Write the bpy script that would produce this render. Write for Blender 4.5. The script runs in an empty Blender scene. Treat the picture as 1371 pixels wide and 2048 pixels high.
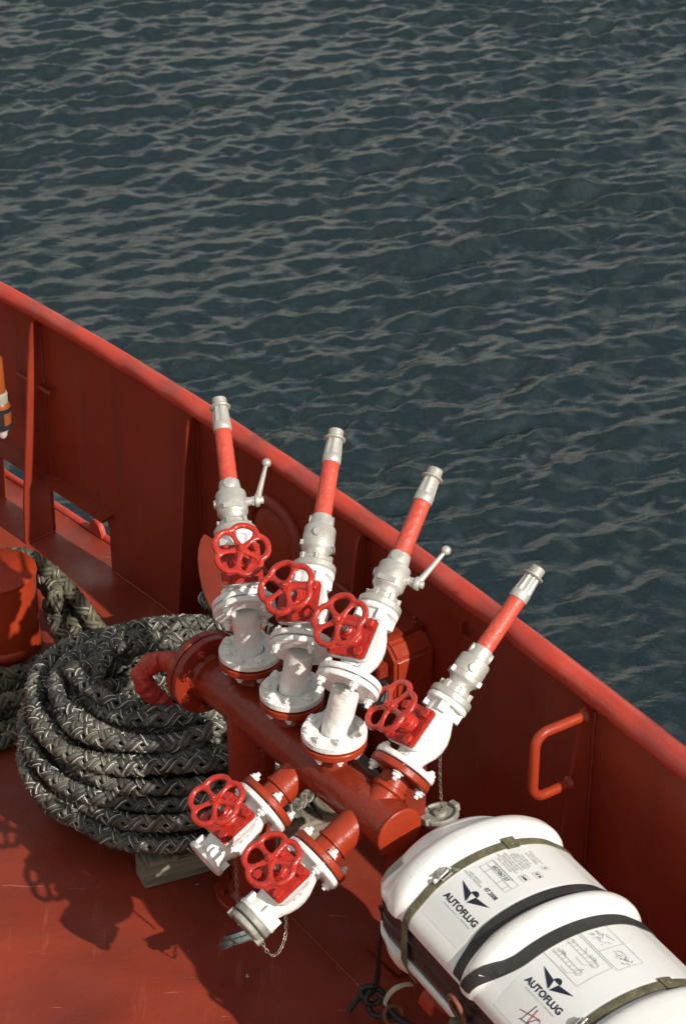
import bpy, bmesh, math, random
import numpy as np
from mathutils import Matrix, Vector

# ---------------------------------------------------------------- camera, sky, sun, exposure
scene = bpy.context.scene
COL = scene.collection
EYE_H = 4.53                       # eye height above the deck (deck is z = 0)
PITCH = math.radians(31.0)
FOC = 4500.0                       # focal length in pixels of the 1371 x 2048 photograph
SP, CP = math.sin(PITCH), math.cos(PITCH)

cam_d = bpy.data.cameras.new('camera')
cam = bpy.data.objects.new('camera', cam_d)
COL.objects.link(cam)
cam.location = (0, 0, EYE_H)
cam.rotation_euler = (math.radians(90) - PITCH, 0, 0)
cam_d.sensor_fit = 'VERTICAL'
cam_d.sensor_height = 36.0
cam_d.lens = FOC / 2048 * 36.0
cam_d.clip_start = 0.1
cam_d.clip_end = 6000
cam_d.dof.use_dof = True
cam_d.dof.focus_distance = 6.25
cam_d.dof.aperture_fstop = 9.0
scene.camera = cam

SUN_DIR = Vector((1.02, -1.075, 1.0)).normalized()      # towards the sun
world = bpy.data.worlds.new('World')
scene.world = world
world.use_nodes = True
wn = world.node_tree.nodes
bg = wn['Background']
sky = wn.new('ShaderNodeTexSky')
sky.sky_type = 'NISHITA'
sky.sun_disc = False
sky.sun_elevation = math.asin(SUN_DIR.z)
sky.sun_rotation = math.atan2(SUN_DIR.x, SUN_DIR.y)
sky.air_density = 1.7
sky.dust_density = 1.0
sky.ozone_density = 1.0
# broken fair-weather cloud all over the sky, pale and slightly warm
tc = wn.new('ShaderNodeTexCoord')
mpw = wn.new('ShaderNodeMapping')
mpw.inputs['Scale'].default_value = (1.0, 1.0, 2.2)
cn = wn.new('ShaderNodeTexNoise')
cn.inputs['Scale'].default_value = 3.2
cn.inputs['Detail'].default_value = 7
cn.inputs['Roughness'].default_value = 0.58
cr_ = wn.new('ShaderNodeValToRGB')
cr_.color_ramp.elements[0].position = 0.44
cr_.color_ramp.elements[1].position = 0.68
cmix = wn.new('ShaderNodeMix'); cmix.data_type = 'RGBA'
cmix.inputs[7].default_value = (22.0, 20.6, 18.0, 1)
wl = world.node_tree.links
wl.new(tc.outputs['Generated'], mpw.inputs[0]); wl.new(mpw.outputs[0], cn.inputs['Vector']); wl.new(cn.outputs['Fac'], cr_.inputs[0])
wl.new(cr_.outputs[0], cmix.inputs[0]); wl.new(sky.outputs[0], cmix.inputs[6]); wl.new(cmix.outputs[2], bg.inputs[0])
bg.inputs[1].default_value = 0.058

sun_d = bpy.data.lights.new('sun', 'SUN')
sun_d.energy = 5.0
sun_d.angle = math.radians(0.55)
sun_d.color = (1.0, 0.94, 0.85)
sun = bpy.data.objects.new('sun', sun_d)
COL.objects.link(sun)
sun.rotation_euler = (-SUN_DIR).to_track_quat('-Z', 'Y').to_euler()
sun.location = SUN_DIR * 30

scene.view_settings.view_transform = 'Standard'
scene.view_settings.look = 'None'
scene.view_settings.exposure = 0.0
scene.view_settings.gamma = 1.0
scene.view_settings.use_curve_mapping = False

# ---------------------------------------------------------------- helpers
PI = math.pi
rnd = random.Random(7)

def at(u, v, z):
    """world point at height z seen at photograph pixel (u, v)"""
    a, b = (u - 685.5) / FOC, (v - 1024) / FOC
    Z = (EYE_H - z) / (SP + b * CP)
    return Vector((a * Z, Z * (CP - b * SP), z))

def ray(u, v):
    a, b = (u - 685.5) / FOC, (v - 1024) / FOC
    return Vector((a, CP - b * SP, -(SP + b * CP)))

def proj(p):
    p = Vector(p)
    d = EYE_H - p.z
    Z = p.y * CP + d * SP
    return 685.5 + FOC * p.x / Z, 1024 + FOC * (d * CP - p.y * SP) / Z

def frame(o, zax, xhint):
    """4x4 with local Z along zax and local X as near xhint as possible"""
    z = Vector(zax).normalized()
    x = Vector(xhint)
    x = (x - z * x.dot(z)).normalized()
    y = z.cross(x)
    m = Matrix((x, y, z)).transposed().to_4x4()
    m.translation = Vector(o)
    return m

def T(x, y, z):
    return Matrix.Translation((x, y, z))

def RX(a): return Matrix.Rotation(a, 4, 'X')
def RY(a): return Matrix.Rotation(a, 4, 'Y')
def RZ(a): return Matrix.Rotation(a, 4, 'Z')

def smoothstep(a, b, x):
    t = min(1, max(0, (x - a) / (b - a)))
    return t * t * (3 - 2 * t)

def lerp_table(tab, x):
    if x <= tab[0][0]: return tab[0][1]
    for (a, b), (c, d) in zip(tab, tab[1:]):
        if x <= c:
            return b + (d - b) * (x - a) / (c - a)
    return tab[-1][1]

def catmull(pts, step):
    """resample a smooth curve through pts"""
    P = [Vector(p) for p in pts]
    P = [P[0] * 2 - P[1]] + P + [P[-1] * 2 - P[-2]]
    out = []
    for i in range(1, len(P) - 2):
        n = max(2, int((P[i + 1] - P[i]).length / step))
        for k in range(n):
            t = k / n
            a, b, c, d = P[i - 1], P[i], P[i + 1], P[i + 2]
            out.append(0.5 * ((2 * b) + (c - a) * t + (2 * a - 5 * b + 4 * c - d) * t * t + (3 * b - a - 3 * c + d) * t ** 3))
    out.append(P[-2])
    return out

class MB:
    """collects shapes for one mesh"""
    def __init__(self):
        self.v, self.f = [], []

    def add(self, verts, faces, M=None):
        n = len(self.v)
        if M is not None:
            verts = [M @ Vector(p) for p in verts]
        self.v += [tuple(p) for p in verts]
        self.f += [tuple(i + n for i in f) for f in faces]
        return self

    def box(self, c, s, M=None):
        x, y, z = c
        a, b, d = s[0] / 2, s[1] / 2, s[2] / 2
        vs = [(x + i * a, y + j * b, z + k * d) for k in (-1, 1) for j in (-1, 1) for i in (-1, 1)]
        return self.add(vs, [(0, 2, 3, 1), (4, 5, 7, 6), (0, 1, 5, 4), (2, 6, 7, 3), (0, 4, 6, 2), (1, 3, 7, 5)], M)

    def lathe(self, prof, n=28, M=None, cap=True, phase=0.0):
        """(r, z) profile round local Z"""
        vs, fs = [], []
        for r, z in prof:
            for k in range(n):
                a = 2 * PI * k / n + phase
                vs.append((r * math.cos(a), r * math.sin(a), z))
        for i in range(len(prof) - 1):
            for k in range(n):
                a, b = i * n + k, i * n + (k + 1) % n
                fs.append((a, b, b + n, a + n))
        if cap:
            fs.append(tuple(range(n - 1, -1, -1)))
            m = (len(prof) - 1) * n
            fs.append(tuple(m + k for k in range(n)))
        return self.add(vs, fs, M)

    def ring(self, prof, n=36, M=None):
        """closed (r, z) loop round local Z (an annulus)"""
        vs, fs = [], []
        m = len(prof)
        for r, z in prof:
            for k in range(n):
                a = 2 * PI * k / n
                vs.append((r * math.cos(a), r * math.sin(a), z))
        for i in range(m):
            j = (i + 1) % m
            for k in range(n):
                q = (k + 1) % n
                fs.append((i * n + k, i * n + q, j * n + q, j * n + k))
        return self.add(vs, fs, M)

    def tube(self, path, r, n=10, closed=False, M=None, flat=(1, 1), up=None, cap=True):
        P = [Vector(p) for p in path]
        m = len(P)
        R = list(r) if hasattr(r, '__len__') else [r] * m
        tg = []
        for i in range(m):
            if closed:
                t = P[(i + 1) % m] - P[i - 1]
            else:
                t = P[min(i + 1, m - 1)] - P[max(i - 1, 0)]
            tg.append(t.normalized())
        nrm = Vector(up) if up is not None else (Vector((0, 0, 1)) if abs(tg[0].z) < 0.9 else Vector((1, 0, 0)))
        vs, fs = [], []
        for i in range(m):
            if up is not None:
                nrm = Vector(up)
            nrm = (nrm - tg[i] * nrm.dot(tg[i])).normalized()
            bi = tg[i].cross(nrm)
            for k in range(n):
                a = 2 * PI * k / n
                vs.append(P[i] + nrm * (math.cos(a) * R[i] * flat[0]) + bi * (math.sin(a) * R[i] * flat[1]))
        for i in range(m if closed else m - 1):
            j = (i + 1) % m
            for k in range(n):
                q = (k + 1) % n
                fs.append((i * n + k, i * n + q, j * n + q, j * n + k))
        if not closed and cap:
            fs.append(tuple(range(n - 1, -1, -1)))
            fs.append(tuple((m - 1) * n + k for k in range(n)))
        return self.add(vs, fs, M)

    def prism(self, poly, z0, z1, M=None):
        n = len(poly)
        vs = [(x, y, z0) for x, y in poly] + [(x, y, z1) for x, y in poly]
        fs = [tuple(range(n - 1, -1, -1)), tuple(range(n, 2 * n))]
        fs += [(k, (k + 1) % n, n + (k + 1) % n, n + k) for k in range(n)]
        return self.add(vs, fs, M)

    def sphere(self, c, r, n=16, m=10, M=None, s=(1, 1, 1)):
        vs, fs = [], []
        for i in range(m + 1):
            t = PI * i / m
            for k in range(n):
                a = 2 * PI * k / n
                vs.append((c[0] + r * s[0] * math.sin(t) * math.cos(a), c[1] + r * s[1] * math.sin(t) * math.sin(a), c[2] + r * s[2] * math.cos(t)))
        for i in range(m):
            for k in range(n):
                q = (k + 1) % n
                fs.append((i * n + k, (i + 1) * n + k, (i + 1) * n + q, i * n + q))
        return self.add(vs, fs, M)

    def mesh(self, name, mat, smooth=38, bevel=0.0, seg=2, merge=True):
        me = bpy.data.meshes.new(name)
        me.from_pydata(self.v, [], self.f)
        bm = bmesh.new()
        bm.from_mesh(me)
        if merge:
            bmesh.ops.remove_doubles(bm, verts=bm.verts, dist=1e-5)
            bmesh.ops.dissolve_degenerate(bm, dist=1e-6, edges=bm.edges)
        bmesh.ops.recalc_face_normals(bm, faces=bm.faces)
        if bevel:
            es = [e for e in bm.edges if len(e.link_faces) == 2 and e.calc_face_angle(0) > math.radians(32)]
            bmesh.ops.bevel(bm, geom=es, offset=bevel, segments=seg, affect='EDGES', clamp_overlap=True)
        bm.to_mesh(me)
        bm.free()
        if smooth:
            me.shade_smooth()
            me.set_sharp_from_angle(angle=math.radians(smooth))
        if mat is not None:
            me.materials.append(mat)
        return me

def put(name, me, parent=None, M=None):
    o = bpy.data.objects.new(name, me)
    COL.objects.link(o)
    if parent is not None:
        o.parent = parent
    if M is not None:
        o.matrix_basis = M
    return o

def obj(name, mb, mat, parent=None, M=None, **kw):
    return put(name, mb.mesh(name, mat, **kw), parent, M)

def thing(name, label, cat, M=None, group=None):
    o = bpy.data.objects.new(name, None)
    o.empty_display_size = 0.05
    COL.objects.link(o)
    if M is not None:
        o.matrix_basis = M
    return tag(o, label, cat, group)

def tag(o, label, cat, group=None):
    o['label'] = label
    o['category'] = cat
    if group: o['group'] = group
    return o

def struct(o, label=None, kind='structure'):
    o['kind'] = kind
    if label: o['label'] = label
    return o

# ---------------------------------------------------------------- materials
class NT:
    def __init__(self, name):
        self.m = bpy.data.materials.new(name)
        self.m.use_nodes = True
        self.t = self.m.node_tree
        self.b = self.t.nodes['Principled BSDF']
    def n(self, typ, **kw):
        nd = self.t.nodes.new(typ)
        for k, v in kw.items():
            setattr(nd, k, v)
        return nd
    def l(self, a, b):
        self.t.links.new(a, b)
    def val(self, sock, v):
        sock.default_value = v
    def coords(self, world=False):
        if world:
            return self.n('ShaderNodeNewGeometry').outputs['Position']
        tc = self.n('ShaderNodeTexCoord').outputs['Object']
        oi = self.n('ShaderNodeObjectInfo').outputs['Random']
        mul = self.n('ShaderNodeMath', operation='MULTIPLY')
        self.l(oi, mul.inputs[0]); mul.inputs[1].default_value = 37.0
        ad = self.n('ShaderNodeVectorMath', operation='ADD')
        self.l(tc, ad.inputs[0]); self.l(mul.outputs[0], ad.inputs[1])
        return ad.outputs[0]
    def noise(self, co, scale, detail=3, rough=0.55, dim=None):
        nd = self.n('ShaderNodeTexNoise')
        self.l(co, nd.inputs['Vector'])
        nd.inputs['Scale'].default_value = scale
        nd.inputs['Detail'].default_value = detail
        nd.inputs['Roughness'].default_value = rough
        return nd.outputs['Fac']
    def ramp(self, fac, a, b, ca=(0, 0, 0, 1), cb=(1, 1, 1, 1)):
        nd = self.n('ShaderNodeValToRGB')
        self.l(fac, nd.inputs[0])
        nd.color_ramp.elements[0].position = a
        nd.color_ramp.elements[1].position = b
        nd.color_ramp.elements[0].color = ca
        nd.color_ramp.elements[1].color = cb
        return nd.outputs[0]
    def mix(self, fac, a, b):
        nd = self.n('ShaderNodeMix', data_type='RGBA')
        if isinstance(fac, float): nd.inputs[0].default_value = fac
        else: self.l(fac, nd.inputs[0])
        for s, c in ((nd.inputs[6], a), (nd.inputs[7], b)):
            if isinstance(c, tuple): s.default_value = (*c, 1) if len(c) == 3 else c
            else: self.l(c, s)
        return nd.outputs[2]
    def bump(self, h, strength, dist=0.01, prev=None):
        nd = self.n('ShaderNodeBump')
        nd.inputs['Strength'].default_value = strength
        nd.inputs['Distance'].default_value = dist
        self.l(h, nd.inputs['Height'])
        if prev is not None: self.l(prev, nd.inputs['Normal'])
        return nd.outputs[0]

def paint(name, base, dark, rough=0.35, rough_var=0.15, scale=6.0, peel=220.0, peel_s=0.12, wave=9.0, wave_s=0.1,
          speck=None, speck_thr=0.74, speck_scale=60.0, world=False, coat=0.0, spec=0.5, metallic=0.0, rust=None, rust_thr=0.66, layers=(), dent=None):
    """painted or bare surface: two tones in large patches, orange-peel relief, chips"""
    k = NT(name)
    co = k.coords(world)
    big = k.noise(co, scale, 5, 0.6)
    col = k.mix(k.ramp(big, 0.32, 0.68), tuple(dark), tuple(base))
    if rust:
        rn = k.noise(co, scale * 3.1, 6, 0.65)
        col = k.mix(k.ramp(rn, rust_thr, rust_thr + 0.1), col, tuple(rust))
    for (sc, rot, det, lo, hi, lc, amt) in layers:
        mp = k.n('ShaderNodeMapping')
        k.l(co, mp.inputs[0])
        mp.inputs['Scale'].default_value = sc
        mp.inputs['Rotation'].default_value = (0, 0, rot)
        ln = k.ramp(k.noise(mp.outputs[0], 1.0, det, 0.62), lo, hi, (0, 0, 0, 1), (amt, amt, amt, 1))
        col = k.mix(ln, col, tuple(lc))
    if speck:
        sn = k.noise(co, speck_scale, 2, 0.5)
        col = k.mix(k.ramp(sn, speck_thr, speck_thr + 0.02), col, tuple(speck))
    k.l(col, k.b.inputs['Base Color'])
    rn = k.noise(co, scale * 2.3, 4, 0.6)
    mr = k.n('ShaderNodeMapRange')
    k.l(rn, mr.inputs[0])
    mr.inputs[1].default_value = 0.3; mr.inputs[2].default_value = 0.7
    mr.inputs[3].default_value = max(0.03, rough - rough_var); mr.inputs[4].default_value = rough + rough_var
    k.l(mr.outputs[0], k.b.inputs['Roughness'])
    k.b.inputs['Metallic'].default_value = metallic
    k.b.inputs['Specular IOR Level'].default_value = spec
    if coat:
        k.b.inputs['Coat Weight'].default_value = coat
        k.b.inputs['Coat Roughness'].default_value = 0.12
    b0 = k.bump(k.noise(co, dent, 1, 0.4), 0.6, 0.2) if dent else None
    b1 = k.bump(k.noise(co, wave, 3, 0.5), wave_s, 0.02, b0)
    b2 = k.bump(k.noise(co, peel, 3, 0.6), peel_s, 0.002, b1)
    k.l(b2, k.b.inputs['Normal'])
    return k.m

M = {}
M['deck'] = paint('deck_paint', (0.27, 0.038, 0.018), (0.19, 0.030, 0.016), 0.42, 0.16, 2.2, 130, 0.55, 9, 0.2,
                  speck=(0.55, 0.47, 0.40), speck_thr=0.755, speck_scale=30, world=True, rust=(0.15, 0.032, 0.018), rust_thr=0.64, spec=0.35, dent=2.2,
                  layers=[((1.2, 7.0, 1), 0.65, 6, 0.54, 0.72, (0.16, 0.034, 0.022), 0.55),
                          ((22.0, 2.5, 1), 0.9, 5, 0.60, 0.72, (0.36, 0.09, 0.055), 0.5),
                          ((60.0, 60.0, 60.0), 0.0, 3, 0.70, 0.74, (0.07, 0.022, 0.015), 0.9),
                          ((4.0, 34.0, 1), -0.5, 4, 0.67, 0.70, (0.40, 0.16, 0.11), 0.7)])
M['bulwark'] = paint('bulwark_paint', (0.27, 0.035, 0.016), (0.215, 0.028, 0.014), 0.36, 0.12, 1.6, 170, 0.3, 3.5, 0.22, world=True,
                     rust=(0.17, 0.045, 0.026), rust_thr=0.68, spec=0.35, dent=1.7,
                     layers=[((9.0, 9.0, 0.7), 0.0, 5, 0.50, 0.72, (0.14, 0.026, 0.015), 0.75),
                             ((30.0, 30.0, 2.0), 0.0, 3, 0.66, 0.74, (0.24, 0.085, 0.04), 0.7),
                             ((45.0, 45.0, 45.0), 0.0, 3, 0.72, 0.75, (0.10, 0.03, 0.02), 0.8)])
M['rail'] = paint('rail_paint', (0.52, 0.056, 0.032), (0.42, 0.044, 0.028), 0.33, 0.12, 3.0, 160, 0.4, 9, 0.2, world=True,
                  rust=(0.27, 0.07, 0.04), rust_thr=0.66, dent=3.0,
                  layers=[((5.0, 5.0, 5.0), 0.0, 5, 0.55, 0.72, (0.56, 0.10, 0.07), 0.6),
                          ((38.0, 38.0, 38.0), 0.0, 3, 0.68, 0.71, (0.20, 0.05, 0.03), 0.8)])
M['manifold'] = paint('manifold_paint', (0.25, 0.029, 0.013), (0.20, 0.024, 0.012), 0.24, 0.08, 4, 90, 0.4, 18, 0.3, spec=0.4, layers=[((40.0, 40.0, 40.0), 0.0, 3, 0.70, 0.73, (0.12, 0.03, 0.02), 0.8), ((7, 7, 7), 0.0, 5, 0.58, 0.74, (0.20, 0.03, 0.017), 0.6)])
M['brick_red'] = paint('flange_paint', (0.35, 0.039, 0.013), (0.28, 0.032, 0.012), 0.34, 0.1, 8, 140, 0.35, 20, 0.2, rust=(0.2, 0.07, 0.03), rust_thr=0.68, spec=0.3, layers=[((45.0, 45.0, 45.0), 0.0, 3, 0.70, 0.73, (0.14, 0.03, 0.018), 0.8)])
M['valve_red'] = paint('valve_enamel', (0.47, 0.029, 0.017), (0.39, 0.024, 0.015), 0.26, 0.08, 9, 150, 0.45, 40, 0.35, coat=0.15, layers=[((70.0, 70.0, 70.0), 0.0, 3, 0.67, 0.70, (0.13, 0.03, 0.022), 0.85), ((14, 14, 14), 0.0, 5, 0.58, 0.72, (0.40, 0.025, 0.018), 0.7)])
M['white'] = paint('white_enamel', (0.82, 0.815, 0.79), (0.77, 0.765, 0.735), 0.3, 0.1, 9, 130, 0.5, 30, 0.35, coat=0.1,
                   rust=(0.55, 0.47, 0.36), rust_thr=0.68, layers=[((75.0, 75.0, 75.0), 0.0, 3, 0.69, 0.72, (0.24, 0.17, 0.11), 0.8), ((12, 12, 12), 0.0, 5, 0.55, 0.75, (0.62, 0.60, 0.54), 0.7)])
M['alu'] = paint('cast_aluminium', (0.58, 0.56, 0.51), (0.46, 0.44, 0.4), 0.4, 0.1, 14, 330, 0.4, 60, 0.1, metallic=0.45,
                 speck=(0.16, 0.15, 0.13), speck_thr=0.74, speck_scale=140)
M['alu_old'] = paint('weathered_aluminium', (0.42, 0.41, 0.35), (0.2, 0.2, 0.18), 0.55, 0.1, 16, 300, 0.5, 50, 0.2, metallic=0.2)
M['rubber_cap'] = paint('dark_cap', (0.10, 0.11, 0.11), (0.05, 0.055, 0.055), 0.55, 0.12, 14, 250, 0.5, 40, 0.2)
M['tube_red'] = paint('nozzle_sleeve', (0.58, 0.078, 0.046), (0.53, 0.066, 0.04), 0.38, 0.12, 26, 320, 0.35, 60, 0.25,
                      speck=(0.62, 0.13, 0.085), speck_thr=0.72, speck_scale=120)
M['black'] = paint('black_rubber', (0.022, 0.022, 0.024), (0.014, 0.014, 0.015), 0.5, 0.12, 10, 200, 0.3, 30, 0.1)
M['gasket'] = paint('gasket_strip', (0.03, 0.026, 0.026), (0.018, 0.016, 0.017), 0.33, 0.08, 5, 100, 0.1, 12, 0.15)
M['chain'] = paint('chain_steel', (0.42, 0.38, 0.3), (0.22, 0.18, 0.14), 0.45, 0.1, 60, 300, 0.2, 60, 0.1, metallic=0.6)
M['rust_iron'] = paint('rusty_iron', (0.24, 0.085, 0.045), (0.14, 0.045, 0.028), 0.65, 0.1, 20, 220, 0.6, 60, 0.3)
M['raft'] = paint('raft_gelcoat', (0.82, 0.815, 0.79), (0.78, 0.77, 0.735), 0.28, 0.08, 3, 240, 0.15, 7, 0.1, coat=0.2, layers=[((9, 9, 9), 0.0, 6, 0.56, 0.78, (0.55, 0.50, 0.40), 0.55), ((40, 4, 40), 0.3, 4, 0.68, 0.72, (0.45, 0.42, 0.36), 0.5), ((120, 120, 120), 0.0, 2, 0.70, 0.73, (0.3, 0.27, 0.22), 0.7)],
                  speck=(0.4, 0.36, 0.28), speck_thr=0.785, speck_scale=70)
M['sticker'] = paint('sticker_film', (0.74, 0.74, 0.725), (0.70, 0.70, 0.685), 0.35, 0.05, 6, 240, 0.05, 12, 0.05)
M['ink'] = paint('ink_navy', (0.012, 0.014, 0.035), (0.01, 0.012, 0.028), 0.4, 0.05, 6, 200, 0.05, 12, 0.05)
M['ink_grey'] = paint('ink_grey', (0.34, 0.33, 0.30), (0.20, 0.20, 0.18), 0.5, 0.05, 26, 200, 0.05, 12, 0.05)
M['ink_red'] = paint('ink_red', (0.45, 0.05, 0.06), (0.4, 0.05, 0.06), 0.5, 0.05, 6, 200, 0.05, 12, 0.05)
M['olive'] = paint('olive_webbing', (0.17, 0.15, 0.085), (0.075, 0.068, 0.038), 0.8, 0.1, 22, 420, 0.8, 60, 0.2,
                   rust=(0.42, 0.39, 0.28), rust_thr=0.6)
M['web_black'] = paint('black_webbing', (0.035, 0.034, 0.031), (0.02, 0.02, 0.019), 0.6, 0.1, 16, 420, 0.6, 60, 0.1,
                       rust=(0.16, 0.15, 0.11), rust_thr=0.66)
M['steel'] = paint('bright_steel', (0.55, 0.53, 0.5), (0.45, 0.43, 0.4), 0.3, 0.1, 30, 300, 0.1, 60, 0.1, metallic=0.8)
M['orange'] = paint('orange_plastic', (0.30, 0.07, 0.016), (0.25, 0.06, 0.014), 0.4, 0.1, 12, 200, 0.15, 30, 0.1)
M['lens'] = paint('lamp_lens', (0.62, 0.52, 0.52), (0.55, 0.46, 0.47), 0.3, 0.05, 12, 200, 0.05, 30, 0.1)
M['tape'] = paint('grey_tape', (0.38, 0.36, 0.28), (0.3, 0.29, 0.23), 0.6, 0.05, 20, 200, 0.2, 30, 0.2)
M['wrap'] = paint('red_wrap', (0.48, 0.040, 0.024), (0.38, 0.032, 0.02), 0.42, 0.08, 14, 200, 0.15, 45, 0.5)

def wood(name):
    k = NT(name)
    co = k.coords()
    mp = k.n('ShaderNodeMapping')
    k.l(co, mp.inputs[0])
    mp.inputs['Scale'].default_value = (2.5, 40, 40)
    g = k.noise(mp.outputs[0], 2.0, 6, 0.65)
    col = k.mix(k.ramp(g, 0.35, 0.65), (0.13, 0.105, 0.075), (0.30, 0.27, 0.215))
    k.l(col, k.b.inputs['Base Color'])
    k.b.inputs['Roughness'].default_value = 0.85
    k.l(k.bump(g, 0.6, 0.004), k.b.inputs['Normal'])
    return k.m
M['wood'] = wood('weathered_wood')

def rope_mat(name, base, hi, tracer, tracer_w, lay=0.055, fuzz=0.0):
    """UV: u once round a strand, v metres along it; one pale tracer yarn among dark twisted yarns"""
    k = NT(name)
    uv = k.n('ShaderNodeUVMap'); uv.uv_map = 'strand'
    sx = k.n('ShaderNodeSeparateXYZ'); k.l(uv.outputs[0], sx.inputs[0])
    def math_(op, a, b):
        nd = k.n('ShaderNodeMath', operation=op)
        for s, x in ((nd.inputs[0], a), (nd.inputs[1], b)):
            if isinstance(x, (int, float)): s.default_value = x
            else: k.l(x, s)
        return nd.outputs[0]
    tw = math_('SUBTRACT', sx.outputs[0], math_('MULTIPLY', sx.outputs[1], 1 / lay))
    fr = math_('FRACT', math_('MULTIPLY', math_('SUBTRACT', sx.outputs[0], math_('MULTIPLY', sx.outputs[1], 1 / 0.33)), 2), 0)
    line = math_('LESS_THAN', fr, tracer_w)
    yarn = math_('SINE', math_('MULTIPLY', tw, 2 * PI * 11), 0)
    co = k.n('ShaderNodeNewGeometry').outputs['Position']
    nz = k.noise(co, 9.0, 4, 0.6)
    brk = k.noise(co, 26.0, 2, 0.5)
    line2 = math_('MULTIPLY', line, math_('GREATER_THAN', brk, 0.42 + fuzz))
    col = k.mix(k.ramp(nz, 0.35, 0.7), tuple(base), tuple(hi))
    col = k.mix(line2, col, tuple(tracer))
    k.l(col, k.b.inputs['Base Color'])
    k.b.inputs['Roughness'].default_value = 0.42 + fuzz
    k.b.inputs['Specular IOR Level'].default_value = 0.5
    bp = k.bump(yarn, 0.35, 0.0015)
    if fuzz:
        bp = k.bump(k.noise(co, 260, 3, 0.7), 0.6, 0.002, bp)
    k.l(bp, k.b.inputs['Normal'])
    return k.m
M['rope'] = rope_mat('black_plaited_rope', (0.036, 0.036, 0.036), (0.14, 0.13, 0.10), (0.64, 0.62, 0.54), 0.085)
M['rope_old'] = rope_mat('old_plaited_rope', (0.045, 0.042, 0.032), (0.15, 0.135, 0.085), (0.40, 0.37, 0.28), 0.10, fuzz=0.1)
# ---------------------------------------------------------------- water
def build_water():
    rng = np.random.default_rng(3)
    SEA = -3.0
    def axis(dense0, dense1, step, far):
        a = np.arange(dense0, dense1 + step / 2, step)
        g, x, d = [], dense1, step
        while x < far:
            d *= 1.18; x += d; g.append(x)
        h, x, d = [], dense0, step
        while x > -far:
            d *= 1.18; x -= d; h.append(x)
        return np.concatenate([np.array(h[::-1]), a, np.array(g)])
    xs = axis(-5.0, 5.0, 0.023, 3000)
    ys = axis(8.4, 25.5, 0.023, 3000)
    X, Y = np.meshgrid(xs, ys)
    H = np.zeros_like(X)
    # short choppy wind sea, crests roughly across the view
    main = math.radians(113)
    N = 150
    env = 0.5 + 0.5 * np.sin(1.5 * X + 0.9 * Y + 1.6 * np.sin(0.9 * Y + 0.4 * X)) * np.sin(0.9 * X - 1.5 * Y + 1.5 * np.sin(1.1 * X))
    for i in range(N):
        lam = math.exp(rng.uniform(math.log(0.10), math.log(1.7)))
        w = math.exp(-(math.log(lam / 0.31) / 0.95) ** 2)
        kk = 2 * PI / lam
        th = main + rng.normal(0, 0.46)
        slope = 0.054 * w * (0.3 + 1.4 * rng.random())
        s = kk * (X * math.cos(th) + Y * math.sin(th)) + rng.random() * 2 * PI
        H += slope / kk * (np.sin(s) + 0.25 * np.sin(2 * s + 1.3)) * (1.0 if i % 3 == 0 else (0.45 + 1.1 * env if i % 3 == 1 else 1.55 - 1.1 * env))
    # patches of calmer and rougher water
    g = 0.82 + 0.30 * np.sin(0.9 * X + 0.5 * Y + 1.0) * np.sin(0.42 * X - 0.8 * Y) 
    fade = 1 / (1 + (np.maximum(0, np.hypot(X, Y - 17) - 11) / 6) ** 2)
    H = H * g * fade + SEA
    nx, ny = len(xs), len(ys)
    V = np.stack([X, Y, H], -1).reshape(-1, 3)
    idx = np.arange(nx * ny).reshape(ny, nx)
    F = np.stack([idx[:-1, :-1], idx[:-1, 1:], idx[1:, 1:], idx[1:, :-1]], -1).reshape(-1, 4)
    me = bpy.data.meshes.new('sea_water')
    me.vertices.add(len(V)); me.vertices.foreach_set('co', V.ravel())
    me.loops.add(F.size); me.loops.foreach_set('vertex_index', F.ravel().astype(np.int32))
    me.polygons.add(len(F))
    me.polygons.foreach_set('loop_start', np.arange(0, F.size, 4, dtype=np.int32))
    me.update(calc_edges=True)
    me.shade_smooth()
    k = NT('sea_water')
    co = k.n('ShaderNodeNewGeometry').outputs['Position']
    mp = k.n('ShaderNodeMapping'); k.l(co, mp.inputs[0])
    mp.inputs['Rotation'].default_value = (0, 0, math.radians(12))
    mp.inputs['Scale'].default_value = (0.7, 1.5, 1)
    n1 = k.noise(mp.outputs[0], 11.0, 4, 0.6)
    n2 = k.noise(mp.outputs[0], 17.0, 3, 0.5)
    b1 = k.bump(n1, 0.30, 0.025)
    b2 = k.bump(n2, 0.35, 0.010, b1)
    k.l(b2, k.b.inputs['Normal'])
    k.b.inputs['Base Color'].default_value = (0.012, 0.022, 0.025, 1)
    k.b.inputs['Roughness'].default_value = 0.06
    k.b.inputs['IOR'].default_value = 1.48
    me.materials.append(k.m)
    o = put('sea_water', me)
    struct(o, 'dark rippled harbour water beyond the ship rail')
build_water()

# ---------------------------------------------------------------- line of the bulwark (plan view)
RAIL_Z = 0.93
RAIL_PX = [(0, 581), (100, 638), (230, 713.5), (340, 780.5), (423, 835), (500, 886), (600, 953), (900, 1167.5), (1000, 1240.5), (1271, 1450), (1369, 1529)]
_rp = [at(u, v, RAIL_Z) for u, v in RAIL_PX]
_c = np.polyfit([p.x for p in _rp], [p.y for p in _rp], 3)
def rail_y(x):
    x0, x1 = _rp[0].x, _rp[-1].x
    if x < x0:
        s = np.polyval(np.polyder(_c), x0)
        return np.polyval(_c, x0) + s * (x - x0) + 0.10 * (x - x0) ** 2 * (-1 if s < 0 else 1) * 0
    if x > x1:
        s = np.polyval(np.polyder(_c), x1)
        return np.polyval(_c, x1) + s * (x - x1)
    return np.polyval(_c, x)
_xs = np.linspace(-4.2, 2.9, 4000)
_pts = np.array([(x, rail_y(x)) for x in _xs])
_len = np.concatenate([[0], np.cumsum(np.hypot(*np.diff(_pts, axis=0).T))])
S_END = _len[-1]
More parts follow.
